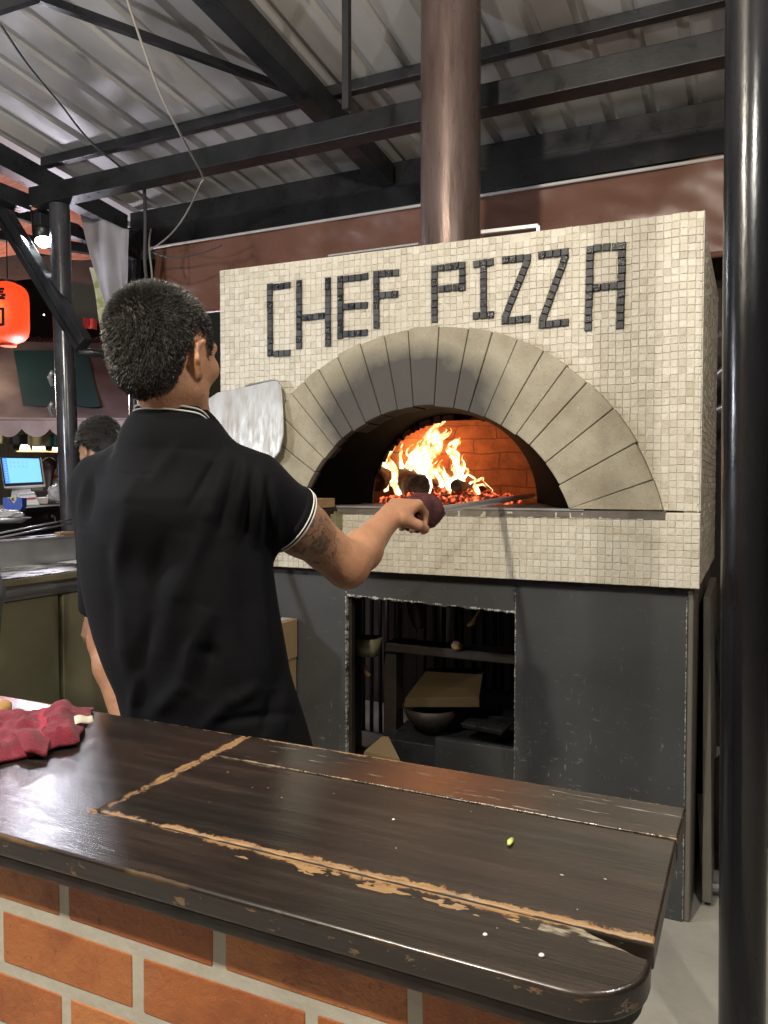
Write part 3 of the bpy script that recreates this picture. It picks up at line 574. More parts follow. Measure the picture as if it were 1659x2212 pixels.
# ---------------------------------------------------------------- COUNTER
cz = 1.0
wm = mat('stained_counter_wood', (.03,.018,.012), .3); v = geo_pos(wm); xyz = sep(wm, v)
gv = geo_pos(wm, (1.6, 22, 22)); gr = noise_(wm, gv, 2.4, 6, .65); big = noise_(wm, geo_pos(wm, (1, 3, 3)), 2.2, 3)
rp = N(wm, 'ValToRGB'); cr = rp.color_ramp; cr.elements[0].position = .3; cr.elements[1].position = .75; cr.elements[0].color = (.011,.010,.009,1); cr.elements[1].color = (.046,.035,.029,1)
e = cr.elements.new(.5); e.color = (.020,.016,.0135,1)
L(wm, gr, rp.inputs[0])
c = mixc(wm, math_(wm, 'MULTIPLY_ADD', big, 2.4, -1.0, clamp=True), rp.outputs[0], (.050,.022,.015), 'MIX')
c = mixc(wm, .6, c, rp.outputs[0])
scf = math_(wm, 'GREATER_THAN', noise_(wm, geo_pos(wm, (9, 60, 60)), 2.2, 5, .85), .69)
c = mixc(wm, math_(wm, 'MULTIPLY', scf, .30), c, (.20,.18,.155))
jag = noise_(wm, geo_pos(wm, (1, 1, 1)), 34, 4, .75); jag2 = noise_(wm, geo_pos(wm, (1, .6, 1)), 6, 2)
def seam(coord, pos, w_, lo=None, hi=None, oth=None, amp=.016, gain=260):
    d = math_(wm, 'ABSOLUTE', math_(wm, 'SUBTRACT', coord, pos))
    d = math_(wm, 'SUBTRACT', d, math_(wm, 'MULTIPLY', math_(wm, 'SUBTRACT', jag, .5), amp*2))
    w2 = math_(wm, 'MULTIPLY', math_(wm, 'MULTIPLY_ADD', jag2, 2.2, -.35), w_)
    m_ = math_(wm, 'MULTIPLY', math_(wm, 'SUBTRACT', w2, d), gain, clamp=True)
    if lo is not None: m_ = math_(wm, 'MULTIPLY', m_, math_(wm, 'MULTIPLY', math_(wm, 'GREATER_THAN', oth, lo), math_(wm, 'LESS_THAN', oth, hi)))
    return m_
S1X, S2Y, S3Y = -.722, .706, .926; CX1 = -.072; CY0, CY1 = .609, 1.022
halo = seam(xyz[1], S2Y, .016, S1X-.02, 9, xyz[0], .02, 120); halo = math_(wm, 'MAXIMUM', halo, seam(xyz[0], S1X, .015, S2Y-.016, 9, xyz[1], .02, 120))
c = mixc(wm, math_(wm, 'MULTIPLY', halo, .6), c, (.085,.032,.014))
mk = seam(xyz[1], S2Y, .0125, S1X-.012, 9, xyz[0])
mk = math_(wm, 'MAXIMUM', mk, seam(xyz[1], S3Y, .0042, S1X-.01, 9, xyz[0], .008))
mk = math_(wm, 'MAXIMUM', mk, seam(xyz[0], S1X, .0115, S2Y-.012, 9, xyz[1]))
mk = math_(wm, 'MAXIMUM', mk, seam(xyz[1], CY1, .006))
# chips lying off the front seam
off = math_(wm, 'ABSOLUTE', math_(wm, 'SUBTRACT', xyz[1], S2Y-.017)); ch = math_(wm, 'MULTIPLY', math_(wm, 'GREATER_THAN', noise_(wm, geo_pos(wm, (1,2.4,1)), 19, 3), .56), math_(wm, 'LESS_THAN', off, .008))
ch = math_(wm, 'MULTIPLY', ch, math_(wm, 'MULTIPLY', math_(wm, 'GREATER_THAN', xyz[0], -.5), math_(wm, 'LESS_THAN', xyz[0], -.17))); mk = math_(wm, 'MAXIMUM', mk, ch)
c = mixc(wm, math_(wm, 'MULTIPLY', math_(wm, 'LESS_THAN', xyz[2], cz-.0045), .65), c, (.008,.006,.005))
# worn arrises of the nosing
topm = math_(wm, 'GREATER_THAN', xyz[2], cz-.0045)
ed = math_(wm, 'LESS_THAN', math_(wm, 'ADD', xyz[1], math_(wm, 'MULTIPLY', math_(wm, 'SUBTRACT', jag, .5), .012)), CY0+.0038); mk = math_(wm, 'MAXIMUM', mk, math_(wm, 'MULTIPLY', math_(wm, 'MULTIPLY', math_(wm, 'MULTIPLY', ed, topm), math_(wm, 'MULTIPLY_ADD', noise_(wm, geo_pos(wm, (1,1,1)), 9, 3), 4, -1.9, clamp=True)), .6)); mk = math_(wm, 'MULTIPLY', mk, topm)
sd_ = math_(wm, 'MULTIPLY', math_(wm, 'GREATER_THAN', noise_(wm, geo_pos(wm, (1,1,2.2)), 26, 5, .75), .615), math_(wm, 'SUBTRACT', 1, topm)); mk = math_(wm, 'MAXIMUM', mk, math_(wm, 'MULTIPLY', sd_, .6))
bare = mixc(wm, noise_(wm, geo_pos(wm, (6, 60, 60)), 3, 4), (.22,.115,.042), (.36,.22,.10))
bare = mixc(wm, math_(wm, 'MULTIPLY_ADD', noise_(wm, v, 7, 3), 4, -2.1, clamp=True), bare, (.30,.27,.21))
bare = mixc(wm, math_(wm, 'MULTIPLY_ADD', noise_(wm, geo_pos(wm, (2, 9, 9)), 14, 5, .75), 4.5, -2.2, clamp=True), bare, (.12,.058,.026))
c = mixc(wm, mk, c, bare)
for cr_, ps_, lo_c, ot_ in ((xyz[1], S2Y, S1X, xyz[0]), (xyz[0], S1X, S2Y, xyz[1]), (xyz[1], S3Y, S1X, xyz[0])):
    dk = math_(wm, 'LESS_THAN', math_(wm, 'ABSOLUTE', math_(wm, 'SUBTRACT', cr_, math_(wm, 'MULTIPLY_ADD', noise_(wm, v, 40, 2), .003, ps_-.0015))), .0016); dk = math_(wm, 'MULTIPLY', dk, math_(wm, 'GREATER_THAN', ot_, lo_c)); c = mixc(wm, math_(wm, 'MULTIPLY', dk, .9), c, (.02,.016,.012))
# pale weathering streaks on the rear plank
rear = math_(wm, 'MULTIPLY', math_(wm, 'GREATER_THAN', xyz[1], S3Y+.003), math_(wm, 'GREATER_THAN', xyz[0], S1X))
st = math_(wm, 'MULTIPLY_ADD', noise_(wm, geo_pos(wm, (4, 42, 42)), 3.4, 5, .7), 9, -5.5, clamp=True)
c = mixc(wm, math_(wm, 'MULTIPLY', rear, math_(wm, 'MULTIPLY', st, .75)), c, (.45,.41,.35))
fire_glow = math_(wm, 'MULTIPLY_ADD', math_(wm, 'ABSOLUTE', math_(wm, 'ADD', xyz[0], .38)), -6, 1, clamp=True)  # warm reflection of the fire painted into the rear plank colour
c = mixc(wm, math_(wm, 'MULTIPLY', rear, math_(wm, 'MULTIPLY', fire_glow, .5)), c, (.20,.06,.02))
# dry worn patch near the broken right corner and red paint stain at far left
wx = math_(wm, 'MULTIPLY', math_(wm, 'GREATER_THAN', xyz[0], -.17), math_(wm, 'LESS_THAN', math_(wm, 'ABSOLUTE', math_(wm, 'SUBTRACT', xyz[1], .694)), .011)); wx = math_(wm, 'MULTIPLY', wx, math_(wm, 'MULTIPLY_ADD', noise_(wm, geo_pos(wm,(1,3,1)), 28, 4), 8, -3.6, clamp=True))
c = mixc(wm, wx, c, (.27,.235,.175))
rs = math_(wm, 'MULTIPLY', math_(wm, 'GREATER_THAN', xyz[1], .93), math_(wm, 'LESS_THAN', xyz[0], -1.05)); rs = math_(wm, 'MULTIPLY', rs, math_(wm, 'MULTIPLY_ADD', noise_(wm, v, 13, 4), 6, -2.6, clamp=True)); c = mixc(wm, rs, c, (.36,.09,.04))
sp = math_(wm, 'GREATER_THAN', noise_(wm, geo_pos(wm), 95, 1), .79); c = mixc(wm, math_(wm, 'MULTIPLY', sp, .8), c, (.5,.48,.42))
L(wm, c, BS(wm).inputs['Base Color'])
rg = math_(wm, 'MULTIPLY_ADD', noise_(wm, geo_pos(wm, (2, 14, 14)), 5, 5), .16, .16); rg = math_(wm, 'MAXIMUM', rg, math_(wm, 'MULTIPLY', mk, .6)); rg = math_(wm, 'MAXIMUM', rg, math_(wm, 'MULTIPLY', math_(wm, 'SUBTRACT', 1, topm), .30)); L(wm, rg, BS(wm).inputs['Roughness'])
bp = N(wm, 'Bump'); bp.inputs['Distance'].default_value = .0007; L(wm, math_(wm, 'SUBTRACT', math_(wm, 'MULTIPLY_ADD', noise_(wm, geo_pos(wm, (4, 300, 300)), 1.2, 3), .35, math_(wm, 'MULTIPLY', gr, .6)), math_(wm, 'MULTIPLY', mk, 1.4)), bp.inputs['Height']); L(wm, bp.outputs[0], BS(wm).inputs['Normal'])
BS(wm).inputs['Specular IOR Level'].default_value = .75
M['counter'] = wm
counter = empty('bar_counter', (-.7, .82, 0), 'bar counter with worn dark plank top on an orange brick base', 'counter')
def rc(x, y, r_, a0, a1, n=12): return [Vector((x+r_*math.cos(a0+(a1-a0)*i/n), y+r_*math.sin(a0+(a1-a0)*i/n), 0)) for i in range(n+1)]
CXL = -2.6; g = .0011
def slab(pts, z0, z1, name, bevel=.003, m='counter'): 
    return MB().prism([Vector((p_[0], p_[1], z0)) for p_ in pts], (0,0,z1-z0)).build(name, m, counter, bevel=bevel, seg=3)
front = [(CXL, CY0), *[(p_.x, p_.y) for p_ in rc(CX1-.062, CY0+.062, .062, -PI/2, 0)], (CX1, S2Y-g-.024), (CX1-.012, S2Y-g-.022), (CX1-.055, S2Y-.006), (CX1-.06, S2Y-g), (S1X-g, S2Y-g), (S1X-g, CY1), (CXL, CY1)]
slab(front, cz-.026, cz, 'plank', .0045)
slab([(S1X+g, S2Y+g), (CX1-.001, S2Y+g), (CX1-.001, S3Y-g), (S1X+g, S3Y-g)], cz-.026, cz-.0004, 'plank', .0025)
slab([(S1X+g, S3Y+g), (CX1, S3Y+g), (CX1+.002, CY1), (S1X+g, CY1)], cz-.026, cz+.0006, 'plank', .0025)
M['undertop'] = mat('dark_under_edge', (.010,.008,.007), .5, 0, (.035,.020,.013), 10, (1,1,1), bump=.0012, bs=30, rvar=.12)
slab([(CXL, CY0+.006), *[(p_.x, p_.y) for p_ in rc(CX1-.068, CY0+.070, .062, -PI/2, 0)], (CX1-.006, CY1-.004), (CXL, CY1-.004)], cz-.045, cz-.0262, 'under_board', .005, 'undertop')
# brick base
km = mat('orange_brick', (.42,.13,.045), .62); at = N(km, 'Attribute'); at.attribute_name = 'tone'; v = geo_pos(km)
c = mixc(km, at.outputs['Fac'], (.38,.11,.03), (.62,.25,.085)); c = mixc(km, math_(km, 'MULTIPLY_ADD', noise_(km, v, 13, 6), 3.4, -1.5, clamp=True), c, (.26,.07,.024))
c = mixc(km, math_(km, 'MULTIPLY', math_(km, 'MULTIPLY_ADD', noise_(km, geo_pos(km, (1,1,2)), 4.2, 6, .7), 5, -2.9, clamp=True), .45), c, (.50,.34,.25))
c = mixc(km, math_(km, 'MULTIPLY', math_(km, 'GREATER_THAN', noise_(km, v, 85, 3, .7), .665), .55), c, (.14,.04,.015))
c = mixc(km, math_(km, 'MULTIPLY', math_(km, 'GREATER_THAN', noise_(km, v, 120, 2), .72), .5), c, (.62,.36,.22)); L(km, c, BS(km).inputs['Base Color'])
bp = N(km, 'Bump'); bp.inputs['Distance'].default_value = .004; L(km, noise_(km, v, 45, 6, .75), bp.inputs['Height']); L(km, bp.outputs[0], BS(km).inputs['Normal']); L(km, math_(km, 'MULTIPLY_ADD', noise_(km, v, 9), .3, .35), BS(km).inputs['Roughness']); M['brick'] = km
M['mortar'] = mat('grey_mortar', (.58,.56,.49), .85, 0, (.48,.46,.40), 14, bump=.0015, bs=60)
BYF = .65; mb = MB(); tn = []; zt = .958; bh, bl_, gp = .0650, .2085, .0135
for row in range(13):
    z1 = zt - row*(bh+gp); z0 = max(.0, z1-bh); x = -.276 - gp/2 + (0 if row % 2 == 0 else -.111) + (bl_+gp)
    if z1 <= 0.02: break
    while x > -2.6:
        x1 = min(x, -.118); x0 = x-bl_
        if x1 > x0+.02:
            j = lambda: random.uniform(-.0012,.0012)
            mb.hexa([(x0+j(),BYF,z0+j()),(x1+j(),BYF,z0+j()),(x1,BYF+.09,z0),(x0,BYF+.09,z0),(x0+j(),BYF,z1+j()),(x1+j(),BYF,z1+j()),(x1,BYF+.09,z1),(x0,BYF+.09,z1)]); tn += [random.random()]*6
        x -= bl_+gp
o = mb.build('brickwork', 'brick', counter, bevel=.0035); faceattr(o, 'tone', tn)
MB().box(-2.58, -.121, BYF+.0012, .96, 0, .954).build('mortar', 'mortar', counter)
# crumbs
solid('green_crumb', MB().tube([P(1099,1829,2,cz)+Vector((0,0,.002)), P(1102,1823,2,cz)+Vector((0,0,.003)), P(1106,1815,2,cz)+Vector((0,0,.002))], [.0018,.0035,.0022], 10, flat=.6), mat('green_crumb', (.50,.55,.16), .5), 'tiny yellow-green crumb lying on the counter top', 'crumb', smooth=True)
wc = mat('white_crumb', (.75,.73,.66), .5)
for i, (x, y, s) in enumerate(((850,1771,.002),(1170,2065,.0028),(1048,2020,.0024))):
    tag(MB().lathe(P(x,y,2,cz), [(0,0),(s,.0005),(s*.7,s*.6),(0,s*.7)], 9).build('crumb', wc, smooth=True), ('white crumb near the middle of the counter top', 'larger white crumb by the rounded counter corner', 'white crumb on the front strip of the counter')[i], 'crumb')
# red towel
tw = mat('red_terry_towel', (.25,.014,.036), .95, 0, (.16,.008,.022), 22, bump=.004, bs=260); M['towel'] = tw; BS(tw).inputs['Sheen Weight'].default_value = .12; BS(tw).inputs['Sheen Roughness'].default_value = .5
towel = empty('towel', P(90, 1600, 2, cz), 'crumpled dark red terry towel lying at the left end of the counter', 'towel')
A_, B_, C_, D_ = P(-90,1560,2,cz), P(198,1535,2,cz), P(172,1612,2,cz), P(-60,1668,2,cz)
def tf(u, v):
    p_ = A_.lerp(B_, u).lerp(D_.lerp(C_, u), v); q = Vector((u*4, v*3, .3))
    h = .010 + .018*max(0, math.sin(u*5.2+v*2.4+.4))**2 + .012*mnoise.noise(q*1.2) + .007*mnoise.noise(q*2.7) + .020*math.exp(-((u-.78)/.13)**2)*(1-v*.5)
    ed = min(1, 7*min(u+.02, 1-u+.02, v+.02, 1-v+.02)); p_ = p_ + Vector((.008*mnoise.noise(q*2+Vector((5,0,0))), .010*mnoise.noise(q*2+Vector((0,9,0))), 0))
    p_.z = cz+.003 + max(.002, h)*ed; return p_
MB().grid(tf, 80, 60).build('cloth', 'towel', towel, smooth=True, solid=.004)
def tf2(u, v):
    p_ = P(20,1600,2,cz).lerp(P(120,1592,2,cz), u).lerp(P(55,1645,2,cz).lerp(P(100,1645,2,cz), u), v); p_.z = cz+.006+.022*math.sin(PI*(.12+.8*(1-v)))*(.7+.3*math.sin(u*5)); return p_
MB().grid(tf2, 30, 20).build('fold', 'towel', towel, smooth=True, solid=.006)
def hemf(u, v):
    q = tf(.60+.05*u, v); q.z += .0035; return q
hemm = mat('towel_band', (.32,.03,.055), .9, bump=.001, bs=300); MB().grid(hemf, 5, 40).build('woven_band', hemm, towel, smooth=True)
a = P(160,1556,2,cz+.02); b_ = P(199,1552,2,cz+.018); c_ = P(203,1567,2,cz+.008); d_ = P(162,1574,2,cz+.012)
MB().grid(lambda u, v: a.lerp(b_, u).lerp(d_.lerp(c_, u), v)+Vector((0,0,.006+.002*math.sin(u*6))), 8, 3).build('care_label', mat('cream_label', (.62,.58,.47), .8), towel, smooth=True, solid=.001)
solid('round_board', MB().lathe(P(-22,1548,2,cz), [(0,0),(.030,0),(.035,.006),(.035,.018),(.029,.024),(0,.025)]), mat('honey_wood', (.50,.30,.11), .5, 0, (.40,.22,.08), 18), 'round honey-coloured wooden piece at the left edge beside the towel', 'board', smooth=True)
# ================================================================ PEOPLE (sculpted as distance fields, meshed as one surface)
class Field:
    def __init__(s, lo, hi, h):
        s.lo = np.array(lo, float); s.h = h; s.n = (np.ceil((np.array(hi)-s.lo)/h).astype(int)+1); s.f = np.full(s.n, 1., np.float32)
    def blk(s, lo, hi):
        i0 = np.maximum(0, np.floor((np.array(lo)-s.lo)/s.h).astype(int)); i1 = np.minimum(s.n, np.ceil((np.array(hi)-s.lo)/s.h).astype(int)+1)
        if (i1 <= i0).any(): return None
        ax = [(s.lo[k]+np.arange(i0[k], i1[k])*s.h).astype(np.float32) for k in range(3)]
        sl = tuple(slice(i0[k], i1[k]) for k in range(3)); return sl, ax[0][:,None,None], ax[1][None,:,None], ax[2][None,None,:]
    def comb(s, sl, g, k, op='u'):
        f = s.f[sl]
        if op == 'u':
            if k > 0: h = np.clip(.5+.5*(f-g)/k, 0, 1); s.f[sl] = f*(1-h)+g*h - k*h*(1-h)
            else: s.f[sl] = np.minimum(f, g)
        else:
            h = np.clip(.5-.5*(f+g)/k, 0, 1); s.f[sl] = f*(1-h)-g*h + k*h*(1-h)
    def cone(s, a, b, r1, r2, k=.02, cut=None, op='u', flat=None):
        a, b = np.array(a, float), np.array(b, float); m = max(r1, r2)*1.15+k+.025
        B = s.blk(np.minimum(a, b)-m, np.maximum(a, b)+m)
        if B is None: return
        sl, X, Y, Z = B; d = b-a; L2 = max(1e-9, d@d)
        t = np.clip(((X-a[0])*d[0]+(Y-a[1])*d[1]+(Z-a[2])*d[2])/L2, 0, 1)
        px, py, pz = X-a[0]-t*d[0], Y-a[1]-t*d[1], Z-a[2]-t*d[2]
        if flat is not None:       # flat = (direction, factor): thinner along direction
            q, fac = np.array(flat[0], float), flat[1]; q /= np.linalg.norm(q); e = (px*q[0]+py*q[1]+pz*q[2])*(1/fac-1); px, py, pz = px+e*q[0], py+e*q[1], pz+e*q[2]
            g = np.sqrt(px*px+py*py+pz*pz)-(r1+(r2-r1)*t); g = g*np.where(g > 0, fac, 1)
        else: g = np.sqrt(px*px+py*py+pz*pz)-(r1+(r2-r1)*t)
        if cut is not None:
            c, n = np.array(cut[0], float), np.array(cut[1], float); n /= np.linalg.norm(n); g = np.maximum(g, (X-c[0])*n[0]+(Y-c[1])*n[1]+(Z-c[2])*n[2])
        s.comb(sl, g, k, op)
    def ell(s, c, r, k=.02, ax=None, op='u'):
        c, r = np.array(c, float), np.array(r, float); m = r.max()+k+.03; B = s.blk(c-m, c+m)
        if B is None: return
        sl, X, Y, Z = B; x, y, z = X-c[0], Y-c[1], Z-c[2]
        if ax is not None:
            A = np.array([list(v) for v in ax], float); x, y, z = (A[0][0]*x+A[0][1]*y+A[0][2]*z, A[1][0]*x+A[1][1]*y+A[1][2]*z, A[2][0]*x+A[2][1]*y+A[2][2]*z)
        k0 = np.sqrt((x/r[0])**2+(y/r[1])**2+(z/r[2])**2); k1 = np.sqrt((x/r[0]**2)**2+(y/r[1]**2)**2+(z/r[2]**2)**2)+1e-6
        s.comb(sl, k0*(k0-1)/k1, k, op)
    def tubez(s, rows, k=.03, p=2.3, zlo=None, zhi=None):
        """stack of superellipses: rows (z, cx, cy, rx, ry)"""
        R_ = np.array(sorted(rows)); mr = max(R_[:,3].max(), R_[:,4].max())+.05
        B = s.blk((R_[:,1].min()-mr, R_[:,2].min()-mr, R_[0,0]-.03), (R_[:,1].max()+mr, R_[:,2].max()+mr, R_[-1,0]+.03))
        sl, X, Y, Z = B; z = Z.ravel(); it = lambda c: np.interp(z, R_[:,0], R_[:,c])[None,None,:].astype(np.float32)
        cx, cy, rx, ry = it(1), it(2), it(3), it(4)
        q = (np.abs((X-cx)/rx)**p+np.abs((Y-cy)/ry)**p)**(1/p); g = (q-1)*np.minimum(rx, ry)
        g = np.maximum(g, np.maximum(R_[0,0]-Z, Z-R_[-1,0])); s.comb(sl, g, k)
    def mesh(s):
        f = s.f; ins = f < 0; h = s.h
        c = [ins[i:ins.shape[0]-1+i, j:ins.shape[1]-1+j, k:ins.shape[2]-1+k] for i in (0,1) for j in (0,1) for k in (0,1)]
        cnt = sum(x.astype(np.int8) for x in c); act = (cnt > 0) & (cnt < 8); idx = np.argwhere(act); ids = np.full(act.shape, -1, np.int32); ids[act] = np.arange(len(idx))
        acc = np.zeros((len(idx), 3)); num = np.zeros(len(idx)); I = idx
        def val(o): return f[I[:,0]+o[0], I[:,1]+o[1], I[:,2]+o[2]]
        for a in range(3):
            for p_ in (0,1):
                for q in (0,1):
                    o0 = [0,0,0]; ot = [x for x in range(3) if x != a]; o0[ot[0]] = p_; o0[ot[1]] = q; o1 = list(o0); o1[a] = 1
                    v0, v1 = val(o0), val(o1); m_ = (v0 < 0) != (v1 < 0); t = np.where(m_, v0/(v0-v1+1e-12), 0)
                    pt = np.repeat(np.array([o0], float), len(I), 0); pt[:,a] = t; acc[m_] += pt[m_]; num[m_] += 1
        V = s.lo + (I + acc/np.maximum(num, 1)[:,None])*h; F_ = []
        for a in range(3):
            b_, c_ = (a+1) % 3, (a+2) % 3
            n0 = [slice(0, -1)]*3; n1 = list(n0); n1[a] = slice(1, None); n0[b_] = n0[c_] = n1[b_] = n1[c_] = slice(1, -1)
            A_, B_ = ins[tuple(n0)], ins[tuple(n1)]; E = np.argwhere(A_ != B_)
            if not len(E): continue
            sgn = A_[tuple(E.T)]; base = E.copy(); base[:,b_] += 1; base[:,c_] += 1
            def cid(db, dc): q = base.copy(); q[:,b_] += db; q[:,c_] += dc; return ids[tuple(q.T)]
            Q = np.stack([cid(-1,-1), cid(0,-1), cid(0,0), cid(-1,0)], 1); Q[~sgn] = Q[~sgn][:, ::-1]; F_.append(Q)
        return V, np.concatenate(F_)
    def build(s, name, m, parent, warp=None):
        V, F_ = s.mesh()
        if warp is not None:
            me = bpy.data.meshes.new('t'); me.from_pydata(V.tolist(), [], F_.tolist()); me.update(); Nn = np.empty(len(V)*3); me.vertices.foreach_get('normal', Nn); V = warp(V, Nn.reshape(-1, 3)); bpy.data.meshes.remove(me)
        me = bpy.data.meshes.new(name); off = wloc(parent); me.from_pydata((V-np.array(off)).tolist(), [], F_.tolist()); me.update(); me.shade_smooth()
        me.materials.append(M[m] if isinstance(m, str) else m); o = bpy.data.objects.new(name, me); COL.objects.link(o); o.parent = parent; WL[o.name] = Vector(off); return o
def vn(v): return Vector(v).normalized()
def head_axes(fwd, up=(0,0,1)):
    f_ = vn(fwd); u = Vector(up); r_ = f_.cross(u).normalized(); u = r_.cross(f_).normalized(); return r_, f_, u
def add_head(F, c, r_, f_, u, s=1., k=.014, ears=True):
    W_ = lambda x, y, z: Vector(c)+(r_*x+f_*y+u*z)*s; ax = (r_, f_, u)
    F.ell(W_(0,-.018,.042), np.array((.0745,.094,.083))*s, .01*s, ax)
    F.ell(W_(0,.028,-.005), np.array((.0655,.068,.088))*s, .03*s, ax)
    F.cone(W_(-.050,.012,-.058), W_(-.012,.072,-.088), .023*s, .02*s, .03*s); F.cone(W_(.050,.012,-.058), W_(.012,.072,-.088), .023*s, .02*s, .03*s)
    F.ell(W_(0,.070,-.088), np.array((.024,.022,.020))*s, .02*s, ax)
    for e in (-1, 1):
        F.ell(W_(e*.045,.062,-.014), np.array((.022,.022,.020))*s, .02*s, ax)          # cheek
        F.cone(W_(e*.012,.090,.030), W_(e*.044,.078,.030), .010*s, .009*s, .016*s)       # brow
        F.ell(W_(e*.031,.094,.012), np.array((.016,.012,.011))*s, .008*s, ax, 'd')         # eye hollow
        if ears:
            F.ell(W_(e*.0770,.002,-.006), np.array((.008,.016,.034))*s, .006*s, (r_, vn(f_+u*.15*0), u))
            F.cone(W_(e*.083,-.012,.016), W_(e*.087,-.014,-.008), .006*s, .005*s, .005*s); F.cone(W_(e*.083,-.012,.016), W_(e*.084,.006,.027), .006*s, .005*s, .005*s)
            F.cone(W_(e*.087,-.014,-.008), W_(e*.078,.002,-.036), .005*s, .0065*s, .005*s); F.ell(W_(e*.0890,.000,.000), np.array((.006,.010,.017))*s, .005*s, ax, 'd')
    F.cone(W_(0,.092,.020), W_(0,.112,-.020), .008*s, .012*s, .012*s)                      # nose
    F.ell(W_(0,.096,-.050), np.array((.022,.010,.006))*s, .008*s, ax); F.ell(W_(0,.094,-.060), np.array((.019,.010,.007))*s, .008*s, ax)
    return W_
def hand(F, wrist, d, pn, s=1., curl=1.0, k=.008, thumb=1):
    """palm along d, palm normal pn; five fingers curling towards pn"""
    d, pn = vn(d), vn(pn); sd = d.cross(pn).normalized(); w_ = Vector(wrist)
    F.cone(w_, w_+d*.035*s, .024*s, .030*s, .02, flat=(pn, .62)); 
    kn = []
    for i, (o_, ln) in enumerate(((-.030,.076),(-.010,.086),(.010,.082),(.029,.064))):
        a = w_+d*.03*s+sd*o_*.6*s; b_ = w_+d*.088*s+sd*o_*s-pn*.002; F.cone(a, b_, .015*s, .0115*s, .014); kn.append((b_, ln))
    for i, (b_, ln) in enumerate(kn):
        dd_ = d; p_ = b_; an = 0
        for j, (fr, r0, r1) in enumerate(((.46,.0105,.0092),(.30,.0090,.0082),(.24,.0082,.0070))):
            an += R((58,72,48)[j])*curl; q = d*math.cos(an)+pn*math.sin(an)+sd*(i-1.5)*.05; e = p_+q*ln*fr*s; F.cone(p_, e, r0*s, r1*s, .004); p_ = e
    a = w_+d*.022*s-sd*.024*s*thumb+pn*.006; b_ = a+(d*.6-sd*.55*thumb+pn*.55).normalized()*.040*s; c_ = b_+(d*.75+pn*.6-sd*.05*thumb).normalized()*.030*s; e = c_+(d*.6+pn*.5+sd*.5*thumb).normalized()*.024*s
    F.cone(a, b_, .015*s, .0115*s, .012); F.cone(b_, c_, .0112*s, .0098*s, .005); F.cone(c_, e, .0098*s, .008*s, .005)
# ---- skin, cloth, hair materials
sk = mat('skin', (.36,.185,.105), .48, 0, sss=.12); v = geo_pos(sk); xyz = sep(sk, v)
c = mixc(sk, math_(sk, 'MULTIPLY_ADD', noise_(sk, v, 16, 4), 1.6, -.4, clamp=True), (.40,.195,.105), (.50,.28,.165))
ARM0 = D(650, 1140, 1.40); ARM1 = D(745, 1225, 1.53)
def ball(c_, r_, soft=.004):
    d = N(sk, 'VectorMath'); d.operation = 'DISTANCE'; L(sk, v, d.inputs[0]); d.inputs[1].default_value = c_
    return math_(sk, 'MULTIPLY', math_(sk, 'SUBTRACT', r_, d.outputs['Value']), 1/soft, clamp=True), d.outputs['Value']
ink = None
def addink(x):
    global ink
    ink = x if ink is None else math_(sk, 'MAXIMUM', ink, x)
sl_ = noise_(sk, v, 26, 3, .5)
zone, _d = ball(D(672, 1170, 1.45), .068, .02)
lines = math_(sk, 'LESS_THAN', math_(sk, 'ABSOLUTE', math_(sk, 'SUBTRACT', math_(sk, 'FRACT', math_(sk, 'MULTIPLY', sl_, 7)), .5)), .13)
addink(math_(sk, 'MULTIPLY', zone, math_(sk, 'MULTIPLY_ADD', lines, .45, .28)))
for (x, y, r_) in ((690,1178,.0165),(663,1160,.0065),(665,1174,.0055),(677,1152,.0045),(702,1164,.0065)):
    m_, dv = ball(D(x, y, 1.447), r_*1.45, .004); addink(math_(sk, 'MULTIPLY', m_, math_(sk, 'MULTIPLY_ADD', noise_(sk, v, 120, 4), 1.6, -.12)))
c = mixc(sk, math_(sk, 'MULTIPLY_ADD', noise_(sk, v, 45, 5), 1.4, -.45, clamp=True), c, (.36,.15,.085)); fk = math_(sk, 'GREATER_THAN', noise_(sk, v, 190, 2), .72); c = mixc(sk, math_(sk, 'MULTIPLY', fk, .35), c, (.22,.09,.05)); c = mixc(sk, ink, c, (.045,.040,.034)); L(sk, c, BS(sk).inputs['Base Color'])
bp = N(sk, 'Bump'); bp.inputs['Distance'].default_value = .0022; L(sk, noise_(sk, geo_pos(sk, (1,1,1)), 70, 6, .75), bp.inputs['Height']); L(sk, bp.outputs[0], BS(sk).inputs['Normal']); M['skin'] = sk
M['skin2'] = mat('skin_plain', (.40,.22,.14), .5)
sh = mat('black_polo_fabric', (.0032,.0033,.0044), .8, 0, (.0055,.0057,.0075), 5, bump=.0005, bs=700, det=2); BS(sh).inputs['Sheen Weight'].default_value = .02; BS(sh).inputs['Sheen Roughness'].default_value = .45; BS(sh).inputs['Sheen Tint'].default_value = (.75,.8,1,1); BS(sh).inputs['Specular IOR Level'].default_value = .12; M['shirt'] = sh
M['trim'] = mat('white_knit_piping', (.62,.62,.58), .8)
M['trousers'] = mat('black_trousers', (.012,.012,.014), .85)
M['hair'] = mat('black_hair', (.030,.028,.027), .36, 0, (.075,.071,.068), 60, spec=.6); M['hair_base'] = mat('hair_base', (.012,.011,.011), .9); M['hair2'] = mat('dark_brown_hair', (.035,.015,.010), .45, 0, (.06,.03,.02), 40, spec=.5)
